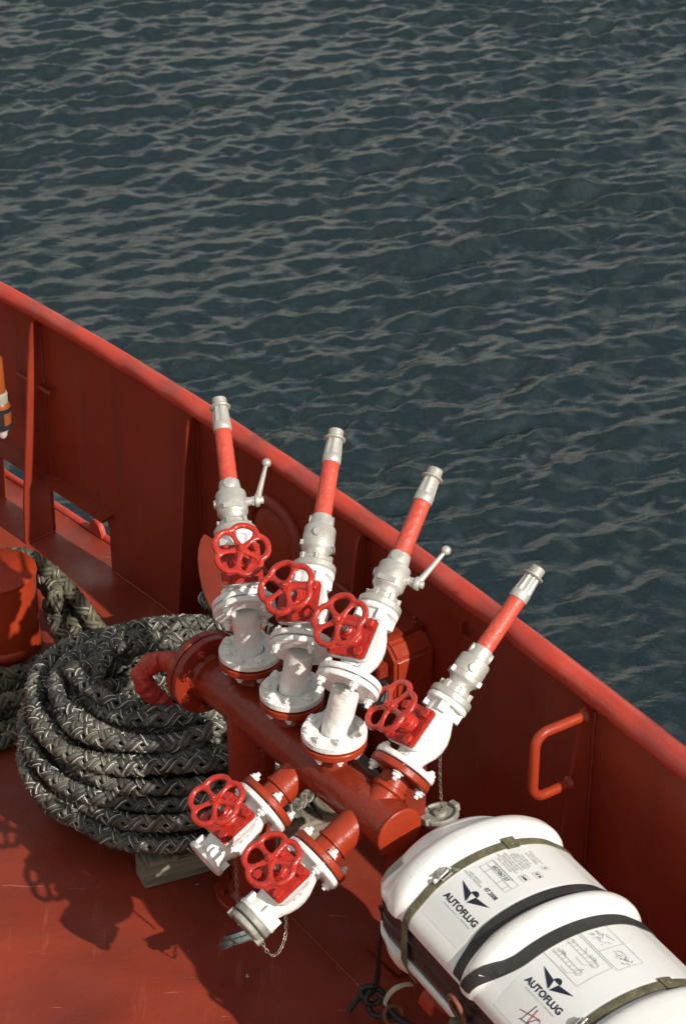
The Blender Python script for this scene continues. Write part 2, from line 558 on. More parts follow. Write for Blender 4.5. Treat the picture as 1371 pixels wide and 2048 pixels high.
def line_at(s):
    return Vector((np.interp(s, _len, _pts[:, 0]), np.interp(s, _len, _pts[:, 1]), 0))
def tangent(s):
    d = line_at(s + 0.03) - line_at(s - 0.03)
    return d.normalized()
def outward(s):
    t = tangent(s)
    return Vector((-t.y, t.x, 0))
def s_of_px(u, z):
    """arc length where the bulwark plate at height z is seen at column u"""
    ss = np.linspace(0, S_END, 1500)
    us = [proj((*line_at(s).xy, z))[0] for s in ss]
    k = int(np.argmin(np.abs(np.array(us) - u)))
    return float(ss[k])
def off(s, out, z):
    p = line_at(s) + outward(s) * out
    return Vector((p.x, p.y, z))

EDGE_OUT = 0.105                    # deck goes on this far outboard of the bulwark plate

# ---------------------------------------------------------------- deck
def build_deck():
    mb = MB()
    ss = np.linspace(0, S_END, 90)
    offs = [EDGE_OUT, 0.06, 0, -0.15, -0.4, -0.9, -1.6, -2.6, -4.2, -7.5]
    vs = [off(s, o, 0) if o > -1.7 else off(s, o, 0) for s in ss for o in offs]
    m = len(offs)
    fs = [(i * m + j, i * m + j + 1, (i + 1) * m + j + 1, (i + 1) * m + j) for i in range(len(ss) - 1) for j in range(m - 1)]
    mb.add(vs, fs)
    d = obj('deck', mb, M['deck'], smooth=0)
    struct(d, 'red painted steel foredeck')
    # hull side under the deck edge
    mb = MB()
    vs = [off(s, EDGE_OUT - 0.004, -0.004) for s in ss] + [off(s, EDGE_OUT - 0.01, -3.4) for s in ss]
    n = len(ss)
    mb.add(vs, [(i, i + 1, n + i + 1, n + i) for i in range(n - 1)])
    struct(obj('hull_side', mb, M['bulwark'], smooth=60), 'red hull side below the deck edge')
    # rolled bar along the deck edge
    mb = MB()
    mb.tube([off(s, EDGE_OUT, 0.006) for s in ss], 0.013, 8)
    e = obj('deck_edge_bar', mb, M['rail'], d)
    # lug on the deck edge
    mb = MB()
    s0 = float(min(np.linspace(0, S_END, 1500), key=lambda q: abs(proj(off(q, EDGE_OUT, 0.03))[0] - 197)))
    F = frame(off(s0, EDGE_OUT - 0.004, 0), outward(s0), (0, 0, 1))
    poly = [(0, -0.05), (0.03, -0.042), (0.058, -0.026), (0.068, 0), (0.058, 0.026), (0.03, 0.042), (0, 0.05)]
    mb.prism(poly, -0.011, 0.011, F)
    obj('edge_lug', mb, M['rail'], d, bevel=0.004)
    # long weld seam in the deck plating
    mb = MB()
    a = [off(s, -0.62, 0.0005) for s in np.linspace(S_END * 0.1, S_END * 0.9, 60)]
    mb.tube(a, 0.004, 6)
    obj('weld_seam', mb, M['deck'], d)
build_deck()

# ---------------------------------------------------------------- bulwark
S1, S2, S3, S4 = (s_of_px(u, 0.85) for u in (81, 396, 738, 1187))
bul = thing('bulwark', 'red steel bulwark with rounded cap rail and tapered stiffeners along the deck edge', 'bulwark', T(*line_at((S1 + S2) / 2)))
BI = T(*(-line_at((S1 + S2) / 2)))
def bpart(name, mb, mat, parent=None, **kw):
    if parent is None:
        mb.v = [tuple(BI @ Vector(p)) for p in mb.v]
        return obj(name, mb, mat, bul, **kw)
    mb.v = [tuple(BI @ Vector(p)) for p in mb.v]
    return obj(name, mb, mat, parent, **kw)

def build_bulwark():
    PORT = (s_of_px(8, 0.1), s_of_px(223, 0.1), 0.225)
    FAR = (0.5, S1 - 1.1, 0.225)
    def zlow(s):
        for a, b, h in (PORT, FAR):
            if a < s < b:
                e = min(s - a, b - s)
                rr = 0.05
                if e < rr:
                    return h - rr + math.sqrt(max(0, rr * rr - (rr - e) ** 2))
                return h
        return 0.0
    brk = set(np.linspace(0, S_END, 150).tolist())
    for a, b, h in (PORT, FAR):
        for e in (a, b):
            brk |= set((e + np.array([-1e-4, 1e-4])).tolist())
            brk |= set((e + np.linspace(-0.055, 0.055, 15)).tolist())
    ss = sorted(brk)
    top = RAIL_Z
    th = 0.006
    mb = MB()
    for i in range(len(ss) - 1):
        s0, s1 = ss[i], ss[i + 1]
        if s1 - s0 < 1e-7: continue
        mid = (s0 + s1) / 2
        if abs(zlow(s0) - zlow(s1)) > 0.12:
            z0 = z1 = max(zlow(s0), zlow(s1)) if s1 - s0 < 1e-3 else zlow(mid)
        else:
            z0, z1 = zlow(s0), zlow(s1)
        a = [off(s0, -th, z0), off(s1, -th, z1), off(s1, -th, top), off(s0, -th, top)]
        b = [off(s0, th, z0), off(s1, th, z1), off(s1, th, top), off(s0, th, top)]
        mb.add(a + b, [(0, 1, 2, 3), (5, 4, 7, 6), (0, 4, 5, 1)])
    # close the vertical ends of the openings
    for a, b, h in (PORT, FAR):
        for e in (a, b):
            q = [off(e, -th, 0), off(e, th, 0), off(e, th, h - 0.05), off(e, -th, h - 0.05)]
            mb.add(q, [(0, 1, 2, 3)])
    bpart('plate', mb, M['bulwark'], smooth=50)
    # cap rail, a little heavier aft
    mb = MB()
    sr = np.linspace(0, S_END, 160)
    sl, sh = s_of_px(0, RAIL_Z), s_of_px(1371, RAIL_Z)
    rr = [0.032 + 0.006 * min(1, max(0, (s - sl) / (sh - sl))) for s in sr]
    mb.tube([off(s, 0, RAIL_Z) for s in sr], rr, 18, flat=(1.0, 1.0))
    cap = bpart('cap_rail', mb, M['rail'])
    # weld bead where the plate meets the rail
    mb = MB()
    mb.tube([off(s, -0.011, RAIL_Z - (0.032 + 0.006 * min(1, max(0, (s - sl) / (sh - sl)))) + 0.002 + 0.001 * math.sin(s * 61)) for s in np.linspace(0, S_END, 400)], 0.0045, 6)
    bpart('rail_weld', mb, M['bulwark'])
    # weld along the deck
    mb = MB()
    mb.tube([off(s, -0.010, 0.004 + 0.001 * math.sin(s * 67)) for s in np.linspace(PORT[1] + 0.02, S_END, 300)], 0.006, 6)
    bpart('deck_weld', mb, M['bulwark'])
    # tapered stiffeners
    for s, w0, w1 in ((S1, 0.05, 0.145), (S2, 0.05, 0.12), (S3, 0.05, 0.13), (S4, 0.055, 0.13), (S1 - 1.15, 0.05, 0.14), (S4 + 1.1, 0.05, 0.13)):
        o, t = outward(s), tangent(s)
        F = Matrix((-o, Vector((0, 0, 1)), t)).transposed().to_4x4()
        F.translation = line_at(s)
        mb = MB()
        poly = [(0.007, 0.001), (w1, 0.001), (w1 * 0.9 + w0 * 0.1, 0.18), (w0, RAIL_Z - 0.06), (w0 * 0.75, RAIL_Z - 0.03), (0.007, RAIL_Z - 0.03)]
        mb.prism(poly, -0.006, 0.006, F)
        st = bpart('stiffener', mb, M['bulwark'], bevel=0.0015)
        mb = MB()
        for sd in (-1, 1):
            mb.tube([F @ Vector((0.009, z, sd * 0.009 + 0.0012 * math.sin(z * 90))) for z in np.linspace(0.01, RAIL_Z - 0.05, 60)], 0.004, 6)
            mb.tube([F @ Vector((x, 0.004, sd * 0.009)) for x in np.linspace(0.01, w1, 10)], 0.005, 6)
        bpart('weld_bead', mb, M['bulwark'], st)
    # flat bar over the freeing port
    mb = MB()
    sq = np.linspace(S1 + 0.006, PORT[1] + 0.035, 14)
    n = len(sq)
    vs = []
    for s in sq:
        vs += [off(s, -0.006, 0.262), off(s, -0.058, 0.25), off(s, -0.058, 0.24), off(s, -0.006, 0.25)]
    fs = [(i * 4 + k, i * 4 + (k + 1) % 4, (i + 1) * 4 + (k + 1) % 4, (i + 1) * 4 + k) for i in range(n - 1) for k in range(4)]
    fs += [(0, 1, 2, 3), tuple((n - 1) * 4 + k for k in (3, 2, 1, 0))]
    mb.add(vs, fs)
    bpart('port_bar', mb, M['bulwark'], smooth=30)
    mb = MB()
    sq = np.linspace(PORT[0] - 0.1, S1 - 0.008, 10)
    vs = []
    for s in sq:
        vs += [off(s, -0.006, 0.262), off(s, -0.058, 0.25), off(s, -0.058, 0.24), off(s, -0.006, 0.25)]
    n = len(sq)
    fs = [(i * 4 + k, i * 4 + (k + 1) % 4, (i + 1) * 4 + (k + 1) % 4, (i + 1) * 4 + k) for i in range(n - 1) for k in range(4)]
    fs += [(0, 1, 2, 3), tuple((n - 1) * 4 + k for k in (3, 2, 1, 0))]
    mb.add(vs, fs)
    bpart('port_bar', mb, M['bulwark'], smooth=30)
    # gusset beside the first stiffener
    mb = MB()
    F = Matrix((tangent(S1), Vector((0, 0, 1)), -outward(S1))).transposed().to_4x4()
    F.translation = line_at(S1)
    mb.prism([(0.0075, 0.24), (0.05, 0.24), (0.0075, 0.42)], 0.0065, 0.016, F)
    bpart('gusset', mb, M['bulwark'])
    # short rods through the first and third stiffener
    for s, z, l0, l1 in ((S1, 0.64, -0.13, 0.085), (S3, 0.66, -0.12, 0.0)):
        mb = MB()
        pth = [off(s + d, -0.032, z) for d in np.linspace(l0, l1, 8)]
        mb.tube(pth, 0.009, 10)
        bpart('rod', mb, M['bulwark'])
    # grab handle on the near stiffener
    mb = MB()
    o = outward(S4)
    base = line_at(S4)
    def gp(out, z): return base - o * out + Vector((0, 0, z))
    R = 0.04
    za, zb, L = 0.872, 0.655, 0.205
    path = [gp(0.03, za), gp(0.10, za)]
    for k in range(9):
        a = PI / 2 * k / 8
        path.append(gp(L - R + R * math.sin(a), za - R + R * math.cos(a)))
    path.append(gp(L, (za + zb) / 2))
    for k in range(9):
        a = PI / 2 * k / 8
        path.append(gp(L - R + R * math.cos(a), zb + R - R * math.sin(a)))
    path += [gp(0.12, zb), gp(0.068, zb)]
    mb.tube(path, 0.0150, 14)
    h = bpart('grab_handle', mb, M['brick_red'], smooth=60)
    for z, x in ((za, 0.036), (zb, 0.075)):
        mb = MB()
        mb.lathe([(0.0165, -0.006), (0.0225, 0.0), (0.0215, 0.007), (0.0165, 0.014)], 14, frame(gp(x, z), -o, (0, 0, 1)))
        bpart('weld_collar', mb, M['bulwark'], h)
    # small socket high on the plate
    s = s_of_px(950, 0.8)
    mb = MB()
    F = frame(off(s, -0.012, 0.80), tangent(s), (0, 0, 1))
    mb.box((0, 0, 0), (0.012, 0.02, 0.08), F)
    mb.box((0.02, 0, -0.045), (0.05, 0.02, 0.01), F)
    bpart('socket_bracket', mb, M['bulwark'])
    # oval mooring fairlead: a heavy ring round an opening
    s = s_of_px(556, 0.62)
    F = Matrix((tangent(s), Vector((0, 0, 1)), -outward(s))).transposed().to_4x4()
    F.translation = off(s, 0, 0.625)
    mb = MB()
    loop = []
    for k in range(64):
        a = 2 * PI * k / 64
        ca, sa = math.cos(a), math.sin(a)
        loop.append((0.135 * math.copysign(abs(ca) ** 0.85, ca), 0.145 * math.copysign(abs(sa) ** 0.85, sa), 0.012))
    mb.tube(loop, 0.026, 12, closed=True, M=F)
    fl = bpart('fairlead_ring', mb, M['bulwark'])
    mb = MB()
    # dished closing plate inside the ring
    vs = [F @ Vector((0, 0, -0.0))]
    rings = [(0.25, 0.034), (0.5, 0.032), (0.75, 0.026), (0.95, 0.012)]
    for q, dz in rings:
        for x, y, z in loop:
            vs.append(F @ Vector((x * q, y * q, 0.0 + dz)))
    vs[0] = F @ Vector((0, 0, 0.035))
    m = 64
    fs = [(0, 1 + k, 1 + (k + 1) % m) for k in range(m)]
    for i in range(len(rings) - 1):
        for k in range(m):
            q = (k + 1) % m
            fs.append((1 + i * m + k, 1 + (i + 1) * m + k, 1 + (i + 1) * m + q, 1 + i * m + q))
    mb.add(vs, fs)
    bpart('closing_plate', mb, M['bulwark'], fl)
build_bulwark()
# ---------------------------------------------------------------- fire-main manifold
AX = Vector((0.596, -0.803, 0)).normalized()      # along the header, towards the stern
OUT = Vector((-AX.y, AX.x, 0))                    # outboard
UP = Vector((0, 0, 1))
HZ = 0.70
H0 = Vector((*at(414, 1344, HZ).xy, HZ))
def hp(t, out=0.0, up=0.0):
    return H0 + AX * t + OUT * out + UP * up

def hexnut(mb, r, z0, z1, M=None, ph=0.0):
    c = (z1 - z0) * 0.22
    mb.lathe([(r * 0.86, z0), (r, z0 + c), (r, z1 - c), (r * 0.86, z1)], 6, M, phase=ph)

def bolt_mesh(name, mat, grip, r=0.0125, head=0.011):
    mb = MB()
    mb.lathe([(r * 1.25, 0), (r * 1.25, 0.0025)], 14)
    hexnut(mb, r, 0.0025, 0.0025 + head)
    mb.lathe([(r * 0.5, head), (r * 0.5, head + 0.008), (r * 0.4, head + 0.009)], 10)
    mb.lathe([(r * 1.25, -grip - 0.0025), (r * 1.25, -grip)], 14)
    hexnut(mb, r, -grip - 0.0025 - head, -grip - 0.0025)
    mb.lathe([(r * 0.45, -grip - head - 0.012), (r * 0.5, -grip - head - 0.011), (r * 0.5, head * 0.9)], 10)
    return mb.mesh(name, mat, smooth=30)

BOLT_W = bolt_mesh('bolt', M['white'], 0.046, r=0.0135)
BOLT_V = bolt_mesh('bolt', M['white'], 0.040, r=0.0125)
BOLT_R = bolt_mesh('bolt', M['brick_red'], 0.046, r=0.0135)
BOLT_B = bolt_mesh('bolt', M['brick_red'], 0.056, r=0.014)

def flange_mesh(name, r, th, mat, inner=None, ch=0.003):
    mb = MB()
    if inner is None:
        mb.lathe([(r - ch, 0), (r, ch), (r, th - ch), (r - ch, th)], 48)
    else:
        mb.ring([(inner, 0), (r - ch, 0), (r, ch), (r, th - ch), (r - ch, th), (inner, th)], 48)
    return mb.mesh(name, mat, smooth=30)

FL_R = 0.0905
FL_WHITE = flange_mesh('loose_flange', FL_R, 0.021, M['white'], inner=0.0425)
FL_TOP = flange_mesh('flange', FL_R, 0.017, M['white'], inner=0.036)
FL_RED = flange_mesh('flange', FL_R, 0.021, M['brick_red'], inner=0.03)
FL_GASK = flange_mesh('gasket', FL_R - 0.012, 0.0042, M['black'], inner=0.03)
def bolt_ring(me, parent, n, r, z, ph=0.0):
    for k in range(n):
        a = 2 * PI * k / n + ph
        put('bolt', me, parent, T(r * math.cos(a), r * math.sin(a), z) @ RZ(rnd.random() * 2))

man = thing('fire_manifold', 'dark red header pipe manifold with six branches standing on the deck', 'manifold', T(H0.x, H0.y, 0))
HM = T(-H0.x, -H0.y, 0)
HEAD = frame(HM @ hp(0), AX, UP)

RISER_PX = [((500, 1297), (488, 1213)), ((583, 1376), (603, 1291)), ((668, 1458), (697, 1363))]
TIP_PX = [(438, 800), (672, 863), (870, 941), (1079, 1132)]
NOZ_L = 0.672
def solve_tip(base, px, L):
    e = Vector((0, 0, EYE_H))
    d = ray(*px).normalized()
    w = e - base
    b = d.dot(w); c = w.dot(w) - L * L
    disc = b * b - c
    if disc < 0:
        return e + d * (-b)
    return e + d * (-b + math.sqrt(disc))
def stem_dir(base, axis, want):
    """direction square to the axis whose picture goes the way of want"""
    axis = axis.normalized()
    r0 = axis.cross(UP).normalized(); r1 = axis.cross(r0)
    best = None
    for k in range(720):
        a = 2 * PI * k / 720
        s = r0 * math.cos(a) + r1 * math.sin(a)
        p0, p1 = proj(base + s * 0.0745), proj(base + s * 0.176)
        e = math.hypot(p1[0] - p0[0] - want[0], p1[1] - p0[1] - want[1])
        toward = (Vector((0, 0, EYE_H)) - base).normalized().dot(s)
        if toward > 0.15 and (best is None or e < best[0]):
            best = (e, s)
    return best[1]

VALVES = []         # (base, axis, stem direction)
def build_manifold():
    # header
    mb = MB()
    mb.lathe([(0.0695, 0.0), (0.0695, 0.925)], 44, HEAD)
    hd = obj('header_pipe', mb, M['manifold'], man, smooth=40)
    mb = MB()
    mb.lathe([(0.0, 0.931), (0.066, 0.931), (0.0712, 0.9295), (0.073, 0.926), (0.0712, 0.922), (0.066, 0.9205)], 44, HEAD, cap=False)
    obj('end_cap', mb, M['brick_red'], man, smooth=50)
    # paired end flanges
    mb = MB()
    mb.ring([(0.06, 0.0), (0.122, 0.0), (0.1255, 0.004), (0.1255, 0.022), (0.122, 0.025), (0.06, 0.025)], 56, HEAD)
    fe = obj('end_flange', mb, M['manifold'], man, smooth=30)
    mb = MB()
    mb.lathe([(0.122, -0.031), (0.1255, -0.028), (0.1255, -0.009), (0.122, -0.005)], 56, HEAD)
    fb = obj('blind_flange', mb, M['manifold'], man, smooth=30)
    mb = MB()
    mb.lathe([(0.098, -0.0045), (0.098, -0.0005)], 48, HEAD)
    obj('gasket', mb, M['black'], fb)
    mb = MB()
    mb.lathe([(0.0695, 0.0255), (0.078, 0.0255), (0.075, 0.033), (0.0695, 0.04)], 40, HEAD, cap=False)
    obj('weld_bead', mb, M['manifold'], fe)
    for k in range(8):
        a = 2 * PI * (k + 0.5) / 8
        put('bolt', BOLT_B, fe, HEAD @ T(0.102 * math.cos(a), 0.102 * math.sin(a), 0.025))
    # supply pipe from the deck
    sp = HM @ hp(0.225)
    mb = MB()
    mb.lathe([(0.070, 0.028), (0.070, HZ - 0.01)], 40, T(sp.x, sp.y, 0))
    su = obj('supply_pipe', mb, M['manifold'], man)
    mb = MB()
    mb.lathe([(0.118, 0.0), (0.121, 0.004), (0.121, 0.024), (0.117, 0.028)], 48, T(sp.x, sp.y, 0))
    df = obj('deck_flange', mb, M['manifold'], man, smooth=30)
    mb = MB()
    mb.lathe([(0.074, 0.028), (0.083, 0.0285), (0.079, 0.036), (0.070, 0.044)], 36, T(sp.x, sp.y, 0), cap=False)
    obj('weld_bead', mb, M['manifold'], su)
    for k in range(8):
        a = 2 * PI * (k + 0.3) / 8
        mb = MB(); mb.lathe([(0.012, 0.028), (0.012, 0.038)], 6); mb.lathe([(0.007, 0.038), (0.007, 0.045)], 8)
        obj('bolt', mb, M['manifold'], df, T(sp.x + 0.1 * math.cos(a), sp.y + 0.1 * math.sin(a), 0))
    # far post under the aft end
    pp = HM @ hp(0.70, 0.20)
    mb = MB()
    mb.box((0, 0, 0.35), (0.085, 0.085, 0.70), T(pp.x, pp.y, 0) @ RZ(math.atan2(AX.y, AX.x)))
    mb.box((0, 0, 0.006), (0.16, 0.16, 0.012), T(pp.x, pp.y, 0) @ RZ(math.atan2(AX.y, AX.x)))
    obj('support_post', mb, M['manifold'], man, bevel=0.006)
    mb = MB()
    q0, q1 = HM @ hp(0.70, 0.19), HM @ hp(0.70, 0.03)
    mb.tube([q0 - UP * 0.03, q1 - UP * 0.03], 0.02, 8)
    obj('post_bracket', mb, M['manifold'], man)
    # upright risers
    for i, (lo, hi) in enumerate(RISER_PX):
        fz = 0.868
        f = at(*lo, fz)
        u = at(*hi, 1.018)
        tip = solve_tip(u, TIP_PX[i], NOZ_L)
        ax = (tip - u).normalized()
        # stub on the header, red
        mb = MB()
        g = HM @ f
        mb.lathe([(0.052, HZ + 0.045), (0.049, HZ + 0.066), (0.043, HZ + 0.076), (0.0415, HZ + 0.09), (0.0415, 0.818)], 32, T(g.x, g.y, 0))
        st = obj('branch_stub', mb, M['manifold'], man)
        put('flange', FL_RED, st, T(g.x, g.y, 0.818))
        put('gasket', FL_GASK, st, T(g.x, g.y, 0.8395))
        # white spool piece
        mb = MB()
        top = HM @ (u - ax * 0.013)
        lo_ = Vector((g.x, g.y, 0.846))
        p = [lo_.lerp(top, t) for t in (0, 0.2, 0.4, 0.6, 0.75, 0.88, 1.0)]
        rr = [0.0395] * 7
        mb.tube(p, rr, 32)
        rp = obj('riser_pipe', mb, M['white'], man)
        lf = put('loose_flange', FL_WHITE, rp, T(g.x, g.y, 0.846))
        tf = put('flange', FL_TOP, rp, frame(HM @ (u - ax * 0.0215), ax, OUT))
        for k in range(8):
            a = 2 * PI * (k + 0.5) / 8 + i * 0.3
            put('bolt', BOLT_W, rp, T(g.x + 0.0725 * math.cos(a), g.y + 0.0725 * math.sin(a), 0.867) @ RZ(rnd.random()))
        VALVES.append((u, ax, i))
    # fourth branch, leaning outboard
    u = at(806, 1536, 0.80)
    tip = solve_tip(u, TIP_PX[3], NOZ_L + 0.01)
    ax = (tip - u).normalized()
    t4 = (u - ax * 0.15 - H0).dot(AX)
    mb = MB()
    mb.tube([HM @ (u - ax * 0.16), HM @ (u - ax * 0.028)], 0.0425, 32)
    mb.ring([(0.043, -0.006), (0.05, 0), (0.05, 0.01), (0.043, 0.014)], 32, frame(HM @ (u - ax * 0.075), ax, UP))
    st = obj('branch_stub', mb, M['brick_red'], man)
    put('flange', FL_RED, st, frame(HM @ (u - ax * 0.0255), ax, UP))
    put('gasket', FL_GASK, st, frame(HM @ (u - ax * 0.0045), ax, UP))
    VALVES.append((u, ax, 3))
    # two branches to the inboard side, sloping down
    for j, px in enumerate(((526, 1611), (631, 1721))):
        u = at(*px, 0.612)
        ax = Vector((-OUT.x * 0.90, -OUT.y * 0.90, -0.436)).normalized()
        mb = MB()
        base = u - ax * 0.205
        mb.tube([HM @ (u - ax * 0.20), HM @ (u - ax * 0.06)], 0.047, 32)
        mb.tube([HM @ (u - ax * 0.064), HM @ (u - ax * 0.026)], 0.0425, 32)
        mb.ring([(0.042, -0.008), (0.0505, -0.002), (0.0505, 0.004), (0.042, 0.008)], 32, frame(HM @ (u - ax * 0.064), ax, UP))
        st = obj('branch_stub', mb, M['brick_red'], man)
        put('flange', FL_RED, st, frame(HM @ (u - ax * 0.0255), ax, UP))
        put('gasket', FL_GASK, st, frame(HM @ (u - ax * 0.0045), ax, UP))
        VALVES.append((u, ax, 4 + j))
build_manifold()

# ---------------------------------------------------------------- hose valves
def rounded_square(h, r, n=5):
    out = []
    for cx, cy, a0 in ((h - r, h - r, 0), (-(h - r), h - r, PI / 2), (-(h - r), -(h - r), PI), (h - r, -(h - r), 1.5 * PI)):
        for k in range(n + 1):
            a = a0 + PI / 2 * k / n
            out.append((cx + r * math.cos(a), cy + r * math.sin(a)))
    return out

VZ = 0.102          # bonnet centre along the valve
BX = RY(PI / 2)     # local Z -> valve X
def text_mesh(s, size, bold=0.0, extrude=0.0, align='CENTER', spacing=1.0):
    cu = bpy.data.curves.new('lettering', 'FONT')
    cu.body = s
    cu.size = size
    cu.align_x = align
    cu.align_y = 'CENTER'
    cu.offset = bold
    cu.extrude = extrude
    cu.space_character = spacing
    cu.resolution_u = 3
    o = bpy.data.objects.new('lettering', cu)
    COL.objects.link(o)
    bpy.context.view_layer.update()
    me = bpy.data.meshes.new_from_object(o.evaluated_get(bpy.context.evaluated_depsgraph_get()))
    bpy.data.objects.remove(o)
    bpy.data.curves.remove(cu)
    return me

def valve_meshes():
    D = {}
    D['inlet_flange'] = flange_mesh('inlet_flange', FL_R, 0.017, M['white'], inner=0.03)
    # cast body: neck, bulging chamber with a belly behind, outlet neck
    mb = MB()
    st = [(0.012, 0.046, 0.0), (0.024, 0.043, 0.0), (0.036, 0.042, -0.001), (0.052, 0.047, -0.005), (0.072, 0.053, -0.010), (0.095, 0.057, -0.012),
          (0.120, 0.0575, -0.011), (0.145, 0.053, -0.008), (0.165, 0.047, -0.004), (0.182, 0.043, 0.0), (0.196, 0.0425, 0.0), (0.206, 0.046, 0)]
    n = 32
    vs, fs = [], []
    for z, r, dx in st:
        for k in range(n):
            a = 2 * PI * k / n
            vs.append((dx + r * math.cos(a), r * 0.97 * math.sin(a), z))
    for i in range(len(st) - 1):
        for k in range(n):
            q = (k + 1) % n
            fs.append((i * n + k, i * n + q, (i + 1) * n + q, (i + 1) * n + k))
    fs.append(tuple(range(n - 1, -1, -1))); fs.append(tuple((len(st) - 1) * n + k for k in range(n)))
    mb.add(vs, fs)
    # square seat that carries the bonnet
    lv = [(-0.005, 0.044, 0.02), (0.022, 0.052, 0.018), (0.040, 0.0565, 0.014), (0.0455, 0.0595, 0.012), (0.0615, 0.0595, 0.012)]
    vs, fs = [], []
    m = None
    for x, h, r in lv:
        q = rounded_square(h, r)
        m = len(q)
        vs += [(x, a, b + VZ) for a, b in q]
    for i in range(len(lv) - 1):
        for k in range(m):
            j = (k + 1) % m
            fs.append((i * m + k, i * m + j, (i + 1) * m + j, (i + 1) * m + k))
    fs.append(tuple((len(lv) - 1) * m + k for k in range(m)))
    mb.add(vs, fs)
    # ribs on the outlet neck
    for k in range(4):
        a = PI / 4 + k * PI / 2
        mb.box((0.0455 * math.cos(a), 0.0455 * math.sin(a), 0.192), (0.022, 0.026, 0.026), T(0, 0, 0) if False else T(0.0455 * math.cos(a), 0.0455 * math.sin(a), 0.192) @ RZ(a) @ T(-0.0455 * math.cos(a), -0.0455 * math.sin(a), -0.192))
    D['body'] = mb.mesh('body', M['white'], smooth=45)
    D['outlet_flange'] = flange_mesh('outlet_flange', 0.0605, 0.0165, M['white'], inner=0.03)
    # bonnet
    mb = MB()
    mb.prism(rounded_square(0.0595, 0.010), 0.0625, 0.0745, T(0, 0, VZ) @ BX)
    D['bonnet'] = mb.mesh('bonnet', M['valve_red'], smooth=30, bevel=0.0022)
    mb = MB()
    G = T(0, 0, VZ) @ BX
    mb.lathe([(0.032, 0.0735), (0.031, 0.080), (0.027, 0.084), (0.025, 0.092)], 28, G)
    hexnut(mb, 0.027, 0.089, 0.106, G, 0.3)
    mb.lathe([(0.017, 0.106), (0.017, 0.112), (0.014, 0.115)], 20, G)
    D['gland'] = mb.mesh('gland', M['valve_red'], smooth=30)
    mb = MB()
    mb.lathe([(0.0085, 0.112), (0.0085, 0.158)], 14, G)
    D['stem'] = mb.mesh('stem', M['alu_old'])
    # hex screw of the bonnet
    mb = MB()
    mb.lathe([(0.0165, 0), (0.0165, 0.003)], 16)
    hexnut(mb, 0.0145, 0.003, 0.0155)
    D['bolt'] = mb.mesh('bolt', M['valve_red'], smooth=30)
    # five-lobed handwheel
    mb = MB()
    R = 0.0720
    N = 100
    rim = []
    for k in range(N):
        a = 2 * PI * k / N
        w = math.cos(5 * a)
        dl = abs(((a - PI / 5 + PI / 5) % (2 * PI / 5)) - PI / 5)
        r = R * (1.04 + 0.02 * w - 0.115 * math.exp(-(dl / 0.22) ** 2))
        rim.append((r * math.cos(a), r * math.sin(a), 0.0))
    mb.tube(rim, 0.0088, 10, closed=True, flat=(0.95, 1.0), up=(0, 0, 1))
    D['rim'] = mb.mesh('rim', M['valve_red'], smooth=60)
    mb = MB()
    L = 0.0680
    p = [(x, 0, 0.004 * (1 - x / L)) for x in (0.012, 0.022, 0.032, 0.044, 0.054, 0.0605, 0.0645, L)]
    wd = [0.0115, 0.0088, 0.0072, 0.0075, 0.0105, 0.0155, 0.022, 0.029]
    vs, fs = [], []
    for (x, y, z), w in zip(p, wd):
        for k in range(10):
            a = 2 * PI * k / 10
            vs.append((x, w * math.cos(a), z + 0.0055 * math.sin(a)))
    for i in range(len(p) - 1):
        for k in range(10):
            q = (k + 1) % 10
            fs.append((i * 10 + k, i * 10 + q, (i + 1) * 10 + q, (i + 1) * 10 + k))
    mb.add(vs, fs)
    D['spoke'] = mb.mesh('spoke', M['valve_red'], smooth=60)
    mb = MB()
    mb.lathe([(0.014, -0.011), (0.0175, -0.008), (0.0175, 0.006), (0.015, 0.010), (0.013, 0.0105), (0.013, 0.012)], 24)
    hexnut(mb, 0.0115, 0.012, 0.020)
    mb.lathe([(0.006, 0.020), (0.006, 0.024), (0.005, 0.025)], 12)
    D['hub'] = mb.mesh('hub', M['valve_red'], smooth=35)
    me = text_mesh('DN65\nPN16', 0.021, 0.0003, 0.001)
    me.materials.append(M['white'])
    D['cast_mark'] = me
    return D
VM = valve_meshes()

